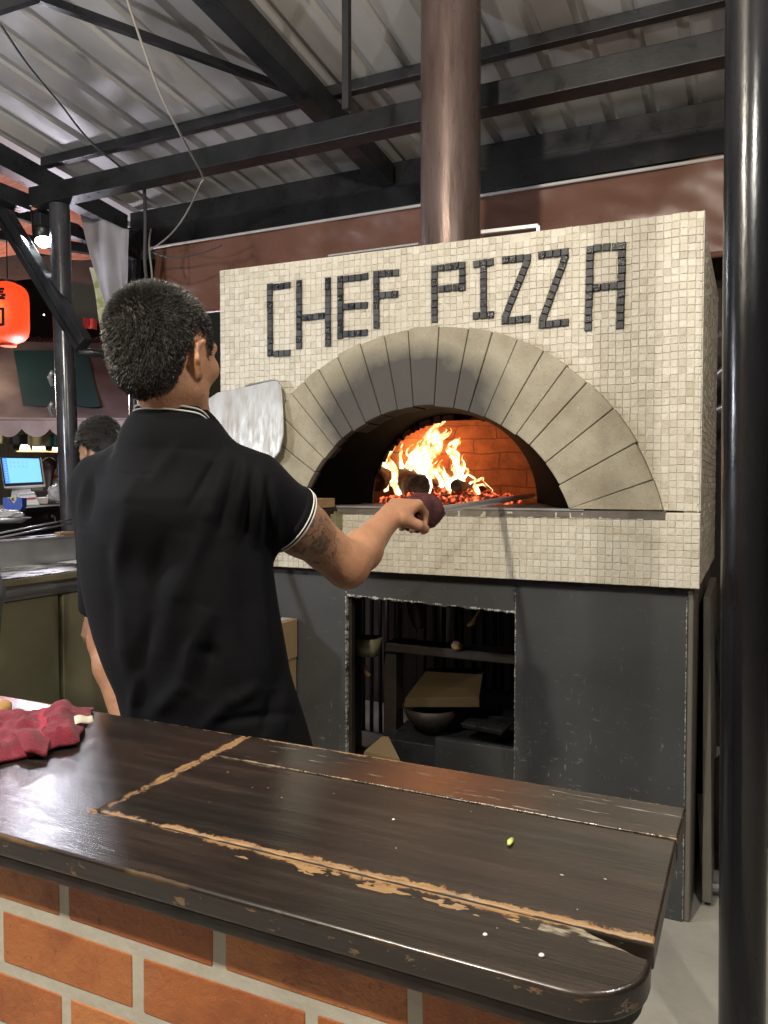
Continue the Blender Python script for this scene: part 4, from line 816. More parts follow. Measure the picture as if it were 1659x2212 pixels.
def hair_strands(name, V, Nrm, c, ax, mask, length, n, m, parent, wd=.00075, comb=None, seed=1, lift=.55):
    """thin tapered strands rooted on the scalp"""
    rs = np.random.RandomState(seed); r_, f_, u = [np.array(list(a)) for a in ax]; q = V-np.array(list(c)); lx, ly, lz = q@r_, q@f_, q@u
    ok = np.where(mask(lx, ly, lz) > rs.rand(len(V)))[0]; pk = rs.choice(ok, n); p_ = V[pk]+rs.randn(n, 3)*.0016; nn = Nrm[pk]; ln = length(lx[pk], ly[pk], lz[pk])*rs.uniform(.65, 1.1, n)
    cb = comb(lx[pk], ly[pk], lz[pk]); cb = cb[:,0:1]*r_+cb[:,1:2]*f_+cb[:,2:3]*u
    d = nn*lift+cb*(1-lift)*1.3+rs.randn(n, 3)*.055; d /= np.linalg.norm(d, axis=1)[:,None]; sd = np.cross(d, rs.randn(n, 3)); sd /= np.linalg.norm(sd, axis=1)[:,None]
    d2 = d*.9+cb*.22; d2 /= np.linalg.norm(d2, axis=1)[:,None]
    a0 = p_-nn*.001-sd*wd; a1 = p_-nn*.001+sd*wd; m_ = p_+d*ln[:,None]*.55; b0 = m_-sd*wd*.8; b1 = m_+sd*wd*.8; t = m_+d2*ln[:,None]*.45
    vs = np.stack([a0, a1, b1, b0, t], 1).reshape(-1, 3)-np.array(list(wloc(parent))); i = np.arange(n)*5
    fs = [(k, k+1, k+2, k+3) for k in i.tolist()]+[(k+3, k+2, k+4) for k in i.tolist()]
    me = bpy.data.meshes.new(name); me.from_pydata(vs.tolist(), [], fs); me.update(); me.materials.append(M[m]); o = bpy.data.objects.new(name, me); COL.objects.link(o); o.parent = parent; WL[o.name] = wloc(parent); return o
def vn_of(o):
    n = len(o.data.vertices); V = np.empty(n*3); Nn = np.empty(n*3); o.data.vertices.foreach_get('co', V); o.data.vertices.foreach_get('normal', Nn); return V.reshape(-1, 3)+np.array(list(wloc(o))), Nn.reshape(-1, 3)
# ================================================================ the cook at the oven
HC = D(357, 776, 1.37); rh, fh, uh = head_axes(vf*math.cos(R(27))+vr*math.sin(R(27))+Vector((0,0,.02)), Vector((0,0,1))-vr*.0)
hipc = D(475, 1600, 1.46); cook = empty('person', (hipc.x, hipc.y, 0), 'cook in black polo shirt with white piping, back turned, holding a peel into the fire', 'person')
def row(y, xl, xr, d, ry=.118):
    c_ = D((xl+xr)/2, y, d); hw = (xr-xl)/2*d/FPX; rx = math.sqrt(max(.0001, hw*hw-(ry*math.sin(YAW))**2))/math.cos(YAW); return [c_.z, c_.x, c_.y, rx, ry]
rows = [row(1020, 215, 540, 1.46, .085), row(1060, 185, 565, 1.46, .104), row(1100, 168, 578, 1.46, .113), row(1150, 158, 585, 1.46, .118), row(1200, 159, 590, 1.46, .120), row(1260, 164, 597, 1.462, .122),
        row(1320, 176, 606, 1.465, .122), row(1380, 193, 616, 1.47, .122), row(1440, 217, 628, 1.475, .120), row(1500, 243, 645, 1.48, .120), row(1550, 256, 660, 1.485, .122), row(1600, 266, 674, 1.485, .124), row(1660, 270, 684, 1.485, .125)]
SHL, SHR = D(232, 1052, 1.53), D(540, 1058, 1.395)
EL_R, WR_R = D(752, 1218, 1.55), D(836, 1124, 1.72)
EL_L, WR_L = D(234, 1385, 1.64), D(276, 1570, 1.56)
F = Field((-1.42,.80,-.01), (-.52,1.86,1.84), .0045)
Wd = add_head(F, HC, rh, fh, uh, .965)
nb = D(370, 930, 1.412); F.cone(Wd(.010,-.004,-.05), nb, .051, .055, .02); F.ell(Wd(0,-.036,-.006), (.060,.062,.066), .02, (rh, fh, uh)); F.cone(nb, nb-Vector((0,0,.08)), .055, .075, .03)
F.tubez([[r_[0], r_[1], r_[2], max(.05, r_[3]-.024), r_[4]-.02] for r_ in rows[:-1]]+[[.86, hipc.x, hipc.y+.02, .13, .09]], .03)
F.cone(nb-Vector((0,0,.04)), SHL, .05, .05, .05); F.cone(nb-Vector((0,0,.04)), SHR, .05, .05, .05)
F.cone(SHR, SHR.lerp(EL_R, .5), .048, .050, .03); F.cone(SHR.lerp(EL_R, .5), EL_R, .049, .037, .02)
m1 = EL_R.lerp(WR_R, .33)+Vector((0,0,-.004)); F.cone(EL_R, m1, .042, .040, .022); F.cone(m1, WR_R, .0395, .0255, .02)
F.cone(EL_R+Vector((0,-.006,-.012)), EL_R.lerp(SHR, .25)+Vector((0,0,-.008)), .034, .036, .02)
F.cone(m1+vr*-.012, WR_R.lerp(m1, .3)+vr*-.006, .026, .018, .015)
F.cone(SHL, EL_L, .048, .038, .03); F.cone(EL_L, EL_L.lerp(WR_L, .3), .038, .038, .02); F.cone(EL_L.lerp(WR_L, .3), WR_L, .038, .026, .02)
hd = (WR_L-EL_L).normalized(); hand(F, WR_L, hd, vn(vr*.8+vf*.5), .95, .55, thumb=1)
# gripping right hand round the wrapped handle
G0, G1 = D(876, 1112, 1.80), D(926, 1106, 1.93)      # handle axis where it is held
hax = (P(1100, 1076, 1, 2.95)-G1).normalized()
WRAP_A = G0
hand(F, WR_R, vn(vf*.72+vr*.42+Vector((0,0,.34))), vn(Vector((0,0,-1))+vf*.35+vr*.15), 1.05, .95, thumb=1)
for sgn in (-1, 1):
    hp = Vector((hipc.x+sgn*.078, hipc.y+.02, .84)); F.cone(hp, Vector((hp.x, hp.y, .5)), .066, .055, .03); F.cone(Vector((hp.x, hp.y, .5)), Vector((hp.x, hp.y-.01, .1)), .055, .038, .02); F.cone(Vector((hp.x, hp.y-.03, .035)), Vector((hp.x+sgn*.02, hp.y+.15, .03)), .036, .032, .02)
body = F.build('body', 'skin', cook); BV, BN = vn_of(body)
F2 = Field((-1.42,.80,-.01), (-.62,1.45,1.02), .007)
for sgn in (-1, 1):
    hp = Vector((hipc.x+sgn*.078, hipc.y+.02, .86)); F2.cone(hp, Vector((hp.x, hp.y, .5)), .085, .072, .03); F2.cone(Vector((hp.x, hp.y, .5)), Vector((hp.x, hp.y-.01, .08)), .072, .058, .02)
F2.build('trousers', 'trousers', cook)
F2 = Field((-1.42,.80,-.012), (-.62,1.45,.14), .006)
for sgn in (-1, 1):
    hp = Vector((hipc.x+sgn*.095, hipc.y, 0)); F2.cone((hp.x, hp.y-.035, .038), (hp.x+sgn*.02, hp.y+.17, .030), .044, .040, .02)
F2.build('shoes', 'black_plastic', cook)
for sgn in (-1, 1):
    q = Wd(sgn*.030, .086, .012); MB().lathe(q-fh*.011, [(0,-.011),(.008,-.0075),(.011,0),(.008,.0075),(0,.011)], 16, axis=tuple(fh)).build('eye', 'white', cook, smooth=True)
# --- shirt
CC = D(381, 900, 1.405); tl_ = R(7); fy = Vector((.12, 1, 0)).normalized(); fx = fy.cross(Vector((0,0,1))); cyv = (fy*math.cos(tl_)-Vector((0,0,1))*math.sin(tl_)); cup = fx.cross(cyv)
F = Field((-1.44,.80,.90), (-.52,1.62,1.66), .0042)
F.tubez(rows, .02, p=2.25)
F.cone(nb-Vector((0,0,.022)), SHL+Vector((0,0,-.002)), .061, .060, .05); F.cone(nb-Vector((0,0,.022)), SHR+Vector((0,0,-.002)), .061, .062, .05)
F.cone(nb-Vector((0,0,.045)), nb-Vector((0,0,.12)), .080, .12, .05)
F.cone(CC-cup*.052+cyv*.0, nb-Vector((0,0,.13)), .066, .105, .05)
CUF = D(619, 1140, 1.435); arm = (EL_R-SHR).normalized()
F.cone(SHR, SHR.lerp(EL_R, .62), .062, .0665, .03, cut=(CUF, vn(arm+vr*.10)))
CUL = D(222, 1315, 1.61); F.cone(SHL, SHL.lerp(EL_L, .86), .062, .058, .03, cut=(CUL, (EL_L-SHL).normalized()))
# --- folds: each is a ridge or groove along a line over the back, in real metres across/up
def ac(V): q = V-np.array(list(CAMP)); return q@np.array(list(vr)), q@np.array(list(vu)), q@np.array(list(vf))
FOLDS = [ # photo coords (x, y) -> (x, y), width px, height mm
 ((492,985),(452,1110),16,5),((452,1110),(395,1280),20,5),((530,1010),(505,1150),13,5),((565,1030),(555,1170),11,5),((590,1050),(600,1165),9,4),((512,1000),(478,1140),9,-5),((546,1015),(530,1165),9,-5),((578,1040),(578,1170),8,-4),
 ((478,975),(410,1090),9,-4),((300,1030),(262,1090),16,3),((185,1040),(172,1130),10,5),((200,1030),(190,1120),7,-6),((400,1180),(360,1400),26,5),((360,1150),(330,1300),18,-4),
 ((440,1330),(395,1480),22,7),((395,1480),(330,1545),20,6),((470,1350),(440,1490),20,-5),((520,1200),(540,1420),24,-4),((560,1220),(585,1450),16,4),((500,1505),(440,1575),18,6),((560,1480),(500,1520),16,5),((590,1500),(570,1580),12,-5),((620,1450),(610,1580),12,4),
 ((250,1300),(290,1500),20,4),((230,1200),(250,1380),16,-4),((300,1460),(280,1560),12,4),((270,1110),(240,1290),18,4),((385,960),(330,1040),14,3),((420,1400),(470,1420),16,-4),((330,1330),(300,1450),16,-4),((480,1560),(620,1540),10,-4)]
def warp(V, Nn):
    a, b_, dd_ = ac(V); x = a/dd_*FPX; y = -b_/dd_*FPX; x += 829.5; y += 1106; h = np.zeros(len(V)); back = np.clip((-(Nn@np.array(list(vf))))*1.6+.15, 0, 1)
    for (p0, p1, w_, am) in FOLDS:
        p0, p1 = np.array(p0, float), np.array(p1, float); d = p1-p0; t = np.clip(((x-p0[0])*d[0]+(y-p0[1])*d[1])/(d@d), -.12, 1.12); qx, qy = x-p0[0]-t*d[0], y-p0[1]-t*d[1]
        fall = np.clip(1-np.abs(t-.5)/.62, 0, 1)**.6; h += am*.0016*np.exp(-(qx*qx+qy*qy)/(w_*w_))*fall
    h *= back
    h += .0009*np.sin(x*.021+y*.011+1.5*np.sin(y*.013))*np.clip((y-1000)/200, 0, 1)
    yk = np.exp(-((y-(1023+.02*(x-260)))/2.6)**2)*((x > 222) & (x < 330)); h -= .0016*yk*back
    return V+Nn*h[:,None]
shirt = F.build('polo_shirt', 'shirt', cook, warp)
# --- collar
def ring(rx, ry, dz, n=64, wob=0): return [CC+fx*rx*math.cos(2*PI*i/n)+cyv*ry*math.sin(2*PI*i/n)+cup*(dz-.055*max(0, math.sin(2*PI*i/n)+.3)**2) for i in range(n)]
def band(prof, name, m, n=64, closed=True):
    mb = MB(); rs = [ring(rx, ry, dz, n) for rx, ry, dz in prof]; vs = [p_ for r_ in rs for p_ in r_]; k = len(rs)
    mb.add(vs, [(i*n+j, i*n+(j+1) % n, ((i+1) % k)*n+(j+1) % n, ((i+1) % k)*n+j) for i in range(k if closed else k-1) for j in range(n)]); return mb.build(name, m, cook, smooth=True)
band([(.061,.065,.010),(.0650,.0690,.0135),(.0690,.0725,.010),(.0725,.0755,-.008),(.078,.080,-.034),(.080,.082,-.048),(.070,.072,-.050),(.062,.066,-.012)], 'collar', 'shirt')
for dz, rr in ((.0075, .0700), (-.0005, .0716)):
    pts = ring(rr+.0004, rr+.0034, dz); mb = MB(); mb.tube(pts+[pts[0]], .0017, 6, False); mb.build('collar_piping', 'trim', cook, smooth=True)
# --- cuff and its piping
ca = vn(arm+vr*.10); cu = ca.cross(Vector((0,0,1))).normalized(); cv = cu.cross(ca).normalized()
def hitr(c_, d, pl=None):   # radius of the sleeve field at the cuff plane
    q = Vector(c_)
    return q
SC = SHR.lerp(EL_R, .44); 
tpar = (CUF-SHR).dot(arm); SC = SHR+arm*tpar
def cuffring(rr, dz, n=56): 
    out_ = []
    for i in range(n):
        d = cu*math.cos(2*PI*i/n)+cv*math.sin(2*PI*i/n); out_.append(SC+ca*dz+d*rr)
    return out_
mb = MB(); prof = [(.0655,-.012),(.0675,-.004),(.0670,.006),(.0645,.012),(.0605,.011),(.060,-.008)]; n = 56; vs = [p_ for rr, dz in prof for p_ in cuffring(rr, dz)]; k = len(prof)
mb.add(vs, [(i*n+j, i*n+(j+1) % n, ((i+1) % k)*n+(j+1) % n, ((i+1) % k)*n+j) for i in range(k) for j in range(n)]); mb.build('cuff', 'shirt', cook, smooth=True)
for dz in (.0105, .0035):
    pts = cuffring(.0668 if dz < .01 else .0655, dz); mb = MB(); mb.tube(pts+[pts[0]], .0017, 6, False); mb.build('cuff_piping', 'trim', cook, smooth=True)
# --- hair
def hairline(lx, ly, lz):
    th = np.interp(ly, [-.11,-.06,-.040,-.024,-.012,.0,.024,.030,.045,.06,.075,.1], [-.090,-.088,-.070,-.020,.022,.034,.030,-.002,.004,.040,.070,.085]); return th
def hmask(lx, ly, lz): q = lz-hairline(lx, ly, lz); return np.clip(q/.016, 0, 1)*(lz > -.10)
def hlen(lx, ly, lz): q = lz-hairline(lx, ly, lz); return np.clip(.0025+q*.13, .0025, .0105)
def hcomb(lx, ly, lz): return np.stack([lx*3, .5*np.clip((lz-.03)/.08, 0, 1), -.9+.9*np.clip((lz-.03)/.08, 0, 1)], 1)
sel = np.where(np.linalg.norm(BV-np.array(list(HC)), axis=1) < .16)[0]; SV, SN = BV[sel], BN[sel]
# scalp cap: the head surface grown outwards under the strands
FH = Field(np.array(HC)-.17, np.array(HC)+.16, .0035); add_head(FH, HC, rh, fh, uh, .965, ears=False); FH.cone(Wd(.010,-.004,-.05), nb, .051, .055, .02); FH.ell(Wd(0,-.036,-.006), (.060,.062,.066), .02, (rh, fh, uh))
def capcut(V, Nn):
    q = V-np.array(list(HC)); lx, ly, lz = q@np.array(list(rh)), q@np.array(list(fh)), q@np.array(list(uh)); g = lz-hairline(lx, ly, lz)
    return V+Nn*(np.clip(g*.12, -.03, .0040)-.0008*(g < .004))[:,None]
cap = FH.build('hair', 'hair', cook, capcut)
V_, _n = vn_of(cap); q_ = V_-np.array(list(HC)); g_ = q_@np.array(list(uh))-hairline(q_@np.array(list(rh)), q_@np.array(list(fh)), q_@np.array(list(uh)))
a_ = cap.data.attributes.new('fade', 'FLOAT', 'POINT'); a_.data.foreach_set('value', np.clip(g_/.020, 0, 1).astype(np.float32))
sc_m = mat('cropped_scalp', (.02,.02,.02), .55); fa = N(sc_m, 'Attribute'); fa.attribute_name = 'fade'; fn = math_(sc_m, 'ADD', fa.outputs['Fac'], math_(sc_m, 'MULTIPLY_ADD', noise_(sc_m, geo_pos(sc_m), 300, 3), 1.1, -.60), clamp=True)
L(sc_m, mixc(sc_m, fn, (.33,.155,.09), (.022,.020,.019)), BS(sc_m).inputs['Base Color']); cap.data.materials[0] = sc_m
hair_strands('hair_strands', SV+SN*.0028*np.clip((hlen(*[ (SV-np.array(list(HC)))@np.array(list(a)) for a in (rh, fh, uh)])/.0135), 0, 1)[:,None], SN, HC, (rh, fh, uh), hmask, hlen, 70000, 'hair', cook, .00042, hcomb, 3, .62)
bpy.data.objects['hair_strands'].parent = cook
# --- the turning peel he holds
root = empty('turning_peel', WRAP_A, 'long steel peel with dark red cloth-wrapped grip reaching into the fire', 'peel')
tip = P(1150, 1070, 1, 3.2); near = G1+hax*.02
MB().tube([WRAP_A-hax*.02, near, Vector((-.925, 2.62, HZ+.016)) if False else near.lerp(tip, .5), tip], .0105, 12).build('shaft', 'steel', root, smooth=True)
MB().lathe(tip+Vector((.02,.06,-.010)), [(0,0),(.125,0),(.127,.004),(0,.005)], 36).build('blade', 'steeldark', root)
ragm = mat('dark_red_cloth', (.10,.022,.022), .95, 0, (.05,.012,.014), 40, bump=.004, bs=70); M['rag'] = ragm
mb = MB(); pts = [WRAP_A.lerp(G1+hax*.035, i/14) for i in range(15)]; mb.tube(pts, [.030,.037,.040,.041,.042,.043,.043,.044,.044,.045,.045,.045,.043,.037,.024], 28)
mb.v = [tuple(Vector(p_)+(.011*mnoise.noise_vector(Vector(p_)*30))+.005*mnoise.noise_vector(Vector(p_)*85)+.0012*Vector((0,0,math.sin(p_[1]*420)))) for p_ in mb.v]
mb.build('cloth_wrap', 'rag', root, smooth=True)
# ================================================================ second cook, head bowed
def simple_person(name_label, hc, fwd, s, m_top, hairm, h=.008, lean=(0,0,0), long_hair=False, bun=False, tilt=0, arms=None, n_h=7000, floor=True, sleeves=False, skin='skin2'):
    up = Vector((0,0,1))+Vector(fwd)*tilt; r_, f_, u = head_axes(Vector(fwd)-Vector((0,0,tilt)), up); foot = Vector((hc[0], hc[1], 0))+Vector(lean)*s
    root = empty('person', foot, name_label, 'person'); Fp = Field((min(hc[0], foot.x)-.42*s, min(hc[1], foot.y)-.42*s, -.02), (max(hc[0], foot.x)+.42*s, max(hc[1], foot.y)+.42*s, hc[2]+.17*s), h)
    W_ = add_head(Fp, hc, r_, f_, u, s); ch = foot.lerp(Vector(hc), .62); ch = Vector((hc[0]*.55+foot.x*.45, hc[1]*.55+foot.y*.45, hc[2]-.34*s)); nk = Vector(hc)-u*.15*s-f_*.03*s
    Fp.cone(W_(0,-.025,-.05), nk, .052*s, .055*s, .02); fw = vn(Vector((fwd[0], fwd[1], 0))); rt = fw.cross(Vector((0,0,1))).normalized(); hp = Vector((foot.x, foot.y, max(.85*s, hc[2]-.78*s)))
    Fp.cone(ch+Vector((0,0,.06)), hp, .11*s, .11*s, .05); A = []
    for e in (-1, 1):
        shd = ch+rt*.165*s*e+Vector((0,0,.12*s)); el = shd+Vector((0,0,-.27*s))+rt*(.07 if sleeves else .03)*e*s-fw*.02; wr = el+fw*.07*s+Vector((0,0,-.24*s))-rt*.02*e*s; A.append((shd, el, wr))
        Fp.cone(nk-Vector((0,0,.04)), shd, .04*s, .046*s, .04); Fp.cone(shd, el, .044*s, .036*s, .02); Fp.cone(el, wr, .036*s, .024*s, .02); hand(Fp, wr, vn(fw*.3+Vector((0,0,-1))), vn(-rt*e), s, .5, thumb=e)
        hq = hp+rt*.085*s*e; Fp.cone(hq, Vector((hq.x, hq.y, .48*s)), .075*s, .055*s, .03); Fp.cone(Vector((hq.x, hq.y, .48*s)), Vector((hq.x, hq.y, .08)), .055*s, .038*s, .02); Fp.cone(Vector((hq.x, hq.y, .035)), Vector((hq.x, hq.y, .03))+fw*.14, .034, .03, .01)
    bd = Fp.build('body', skin, root); lo, hi = Fp.lo, Fp.lo+Fp.n*h
    Ft = Field(lo, hi, h*1.1); Ft.cone(ch+Vector((0,0,.04)), hp, .145*s, .14*s, .05, flat=(fw, .72))
    for e, (shd, el, wr) in zip((-1, 1), A): Ft.cone(nk-Vector((0,0,.05)), shd, .05*s, .058*s, .05); Ft.cone(shd, shd.lerp(el, .75), .058*s, .056*s, .02, cut=(shd.lerp(el, .7), el-shd))
    for e, (shd, el, wr) in zip((-1, 1), A if sleeves else []): Ft.cone(shd, el, .058*s, .052*s, .02); Ft.cone(el, el.lerp(wr, .92), .052*s, .040*s, .02, cut=(el.lerp(wr, .9), wr-el))
    Ft.build('shirt', m_top, root)
    Fl = Field(lo, hi, h*1.3)
    for e in (-1, 1): hq = hp+rt*.085*s*e; Fl.cone(hq, Vector((hq.x, hq.y, .5*s)), .095*s, .075*s, .03); Fl.cone(Vector((hq.x, hq.y, .5*s)), Vector((hq.x, hq.y, .1)), .075*s, .06*s, .02)
    Fl.build('trousers', 'trousers', root)
    Fh = Field(np.array(list(hc))-.18*s-(.0 if not long_hair else .0), np.array(list(hc))+.18*s, h*.8); Fh.ell(W_(0,-.024,.046), np.array((.082,.100,.086))*s, .01, (r_, f_, u))
    if bun: Fh.ell(W_(0,-.05,.14), np.array((.035,.035,.03))*s, .02)
    if long_hair:
        Fh = Field(np.array(list(hc))+np.array((-.2,-.2,-.6))*s, np.array(list(hc))+.18*s, h); Fh.ell(W_(0,-.024,.046), np.array((.084,.102,.09))*s, .01, (r_, f_, u)); Fh.cone(W_(0,-.06,.02), W_(0,-.10,-.42), .075*s, .045*s, .03, flat=(f_, .6))
    else: Fh.cone(W_(0,-.045,.0), W_(0,-.045,-.05), .058*s, .054*s, .02)
    def cut(V, Nn):
        if long_hair: 
            q = V-np.array(list(hc)); ly, lz = q@np.array(list(f_)), q@np.array(list(u)); return V-Nn*np.clip((ly-.055)*.5, 0, .02)[:,None]*(lz < .08)[:,None]
        q = V-np.array(list(hc)); lx, ly, lz = q@np.array(list(r_)), q@np.array(list(f_)), q@np.array(list(u)); g = lz/s-np.interp(ly/s, [-.11,-.06,-.03,0,.03,.06,.1], [-.075,-.07,-.02,.02,.02,.05,.085]); return V-Nn*np.clip(.004-g*.35, 0, .03)[:,None]
    ho = Fh.build('hair', M.get(hairm+'_base', M[hairm]), root, cut)
    if n_h:
        V_, N_ = vn_of(bd); s_ = np.where(np.linalg.norm(V_-np.array(list(hc)), axis=1) < .16*s)[0]
        hair_strands('hair_strands', V_[s_]+N_[s_]*.004, N_[s_], hc, (r_, f_, u), lambda a, b_, c_: ((c_-np.interp(b_, [-.11,-.06,-.03,0,.03,.06,.1], [-.09,-.085,-.02,.03,.03,.055,.085])) > 0)*1., lambda a, b_, c_: .02+0*a, n_h*3, hairm, root, .0012, lambda a, b_, c_: np.stack([a*3, b_*0+.8, -.4+0*a], 1), 5, .6)
    return root
M['blackshirt'] = mat('black_tee', (.014,.014,.016), .85); M['greytop'] = mat('grey_green_top', (.20,.23,.22), .85); M['pinktop'] = mat('dusky_top', (.12,.07,.075), .85)
h2 = D(217, 968, 3.42); simple_person('second cook with wet-looking black hair bowing his head over the work table', h2, vn(-vr*.72+vf*.55), 1.0, 'blackshirt', 'hair', .007, lean=tuple(vr*.30), tilt=.55)
# customers far away
h3 = D(109, 1012, 9.2); simple_person('distant customer with long brown hair and grey top, seen from behind', h3, vn(vf), .95, 'greytop', 'hair2', .016, long_hair=True, n_h=0)
h4 = D(126, 1013, 10.2); simple_person('distant customer with hair in a bun facing the long-haired customer', h4, vn(-vf-vr*.3), .95, 'pinktop', 'hair2', .016, bun=True, n_h=0)
# person at the left border, only an apron edge in view
M['denim'] = mat('grey_denim_apron', (.07,.075,.085), .85, 0, (.10,.105,.115), 14, bump=.002, bs=120)
h5 = D(-243, 900, 2.15); simple_person('person at the very left border of whom only a grey denim sleeve shows', h5, vn(vf-vr*.3), 1.0, 'denim', 'hair', .01, n_h=0, sleeves=True)
# ================================================================ LEFT SIDE: dough station, till, stall behind
XF = -2.90
def PX(x, y, xv=XF): return P(x, y, 0, xv)
station = empty('dough_station', (-3.1, 2.4, 0), 'stainless dough table with floured top, tub and dark refrigerator doors', 'work table')
wz = PX(85, 1240).z; yA, yB = .9, PX(163, 1226).y+.38
M['flour'] = fmz = mat('floured_steel_top', (.10,.10,.10), .25, .8); v = geo_pos(fmz); fx_ = math_(fmz, 'MULTIPLY_ADD', noise_(fmz, geo_pos(fmz, (3, 1, 1)), 5, 6, .7), 6, -2.7, clamp=True)
L(fmz, mixc(fmz, fx_, (.10,.10,.10), (.60,.59,.56)), BS(fmz).inputs['Base Color']); L(fmz, math_(fmz, 'SUBTRACT', .85, fx_), BS(fmz).inputs['Metallic']); L(fmz, math_(fmz, 'MULTIPLY_ADD', fx_, .5, .18), BS(fmz).inputs['Roughness'])
MB().box(XF-.42, XF+.03, yA, yB, wz-.004, wz).build('worktop', 'flour', station); MB().box(XF-.0, XF+.035, yA, yB, wz-.035, wz-.005).build('front_lip', 'steeldark', station, bevel=.004); MB().box(XF-.42, XF, yA, yB, wz-.05, wz-.006).build('top_frame', 'black', station)
MB().tube([(XF+.03, yA, wz-.065), (XF+.03, yB, wz-.065)], .016, 12).build('handle_rail', 'steel', station, smooth=True)
MB().box(XF-.005, XF+.012, yA, yB, wz-.10, wz-.036).build('control_panel', 'steel', station, bevel=.002)
yg = PX(130, 1400).y; 
for (y0, y1) in ((yA, yg-.55), (yg-.54, yg-.012), (yg+.012, yB)):
    MB().box(XF-.03, XF+.008, y0, y1, .10, wz-.105).build('door', 'steeldark', station, bevel=.006)
MB().box(XF-.44, XF-.032, yA, yB, .06, wz-.052).build('cabinet', 'black', station)
for y in (yA+.1, yB-.1):
    for x in (XF-.36, XF-.1): MB().box(x-.02, x+.02, y-.02, y+.02, 0, .06).build('leg', 'steel', station)
# raised steel tub at the back of the table
XT = -3.27; z0, z1 = wz+.001, PX(60, 1165, XT).z; yt0, yt1 = 1.3, PX(157, 1190, XT).y+.02; ym = PX(106, 1195, XT).y
tub = empty('steel_tub', (-3.3, 2.2, wz), 'long stainless tub with a divider at the back of the dough table', 'tub')
MB().box(XT-.004, XT, yt0, yt1, z0, z1).box(XT-.12, XT-.116, yt0, yt1, z0, z1).box(XT-.115, XT-.005, ym-.003, ym+.003, z0, z1-.01).box(XT-.116, XT-.004, yt0, yt0+.004, z0, z1).box(XT-.116, XT-.004, yt1-.004, yt1, z0, z1).build('tub', 'steel', tub)
MB().bar((XT, yt0, z1), (XT, yt1, z1), .014, .010).build('rim', 'steel', tub, bevel=.002)
solid('flour_heap', MB().grid(lambda u, v: (XT+.03+.16*u, ym+.02+.75*v, wz+.002+.022*math.sin(PI*u)*math.sin(PI*v)*(1+.6*mnoise.noise(Vector((u*5, v*7, 0))))), 16, 30), mat('white_flour', (.72,.71,.68), .95, bump=.003, bs=60), 'low ridge of white flour along the tub on the dough table', 'flour', smooth=True)
q = PX(152, 1155, XT); solid('dough_scraper', MB().obox(q+Vector((-.02,.02,.008)), (.02,0,.0), (0,.09,0), (0,0,.008)), 'wood', 'pale wooden scraper lying on the far end of the steel tub', 'scraper', bevel=.003)
# dark back ledge with two steel rails
ra, rb = P(-60, 1163, 0, -3.42), P(150, 1123, 0, -3.42); zr = min(ra.z, rb.z); rail = empty('rail_ledge', Vector((-3.43, (ra.y+rb.y)/2, 0)), 'long black ledge with two thin bright steel rails behind the tub', 'ledge')
dv = (rb-ra).normalized(); nvv = Vector((-dv.y, dv.x, 0))
for dz in (0, -.022): MB().tube([ra+Vector((0,0,dz)), rb+dv*.02+Vector((0,0,dz))], .005, 8).build('rail', 'steel', rail, smooth=True)
cc_ = (ra+rb)/2; MB().hexa([Vector((p_.x, p_.y, 0))+nvv*o_+Vector((0,0,z_)) for z_ in (0, zr-.012) for p_, o_ in ((ra, .012), (rb+dv*.02, .012), (rb+dv*.02, .06), (ra, .06))]).build('ledge_panel', 'black', rail)
solid('grey_insert', MB().hexa([p_ for p_ in (ra.lerp(rb,.1)+Vector((0,0,-.125))-nvv*.01, ra.lerp(rb,.62)+Vector((0,0,-.125))-nvv*.01, ra.lerp(rb,.62)+Vector((0,0,-.125))+nvv*.01, ra.lerp(rb,.1)+Vector((0,0,-.125))+nvv*.01, ra.lerp(rb,.1)+Vector((0,0,-.05))-nvv*.01, ra.lerp(rb,.62)+Vector((0,0,-.05))-nvv*.01, ra.lerp(rb,.62)+Vector((0,0,-.05))+nvv*.01, ra.lerp(rb,.1)+Vector((0,0,-.05))+nvv*.01)]), 'steel', 'plain grey steel plate fixed low on the black ledge', 'plate', bevel=.002)
# till counter
tz = 1.245; t0, t1 = P(-80, 1108, 2, tz), P(138, 1091, 2, tz); td = (t1-t0).normalized(); tn_ = Vector((-td.y, td.x, 0))
till = empty('till_counter', ((t0+t1)/2)-Vector((0,0,tz)), 'black till counter with a keyed drawer left of the post', 'counter')
def tq(s_, dpt, z): p_ = t0+td*s_+tn_*dpt; return Vector((p_.x, p_.y, z))
Lt = (t1-t0).length+.1
def tbox(s0, s1, d0, d1, z0, z1): return MB().hexa([tq(s0,d0,z0), tq(s1,d0,z0), tq(s1,d1,z0), tq(s0,d1,z0), tq(s0,d0,z1), tq(s1,d0,z1), tq(s1,d1,z1), tq(s0,d1,z1)])
tbox(0, Lt, 0, .6, tz-.03, tz).build('top', 'black', till, bevel=.003); tbox(0, Lt, .02, .58, 0, tz-.031).build('cabinet', 'black_plastic', till)
tbox(.25, Lt-.06, .008, .019, tz-.13, tz-.04).build('drawer', 'black', till, bevel=.003)
kq = P(108, 1112, 2, 1.17); kk = tq(Lt-.38, -.004, tz-.075)
root = empty('key', kk, 'small silver key with ring hanging from the black till drawer', 'key'); MB().lathe(kk, [(0,0),(.012,.0),(.012,.01),(0,.012)], 12, axis=tuple(-tn_)).build('lock', 'steel', root); MB().tube([kk-tn_*.02, kk-tn_*.022+Vector((.004,0,-.05))], .004, 8).build('shank', 'steel', root)
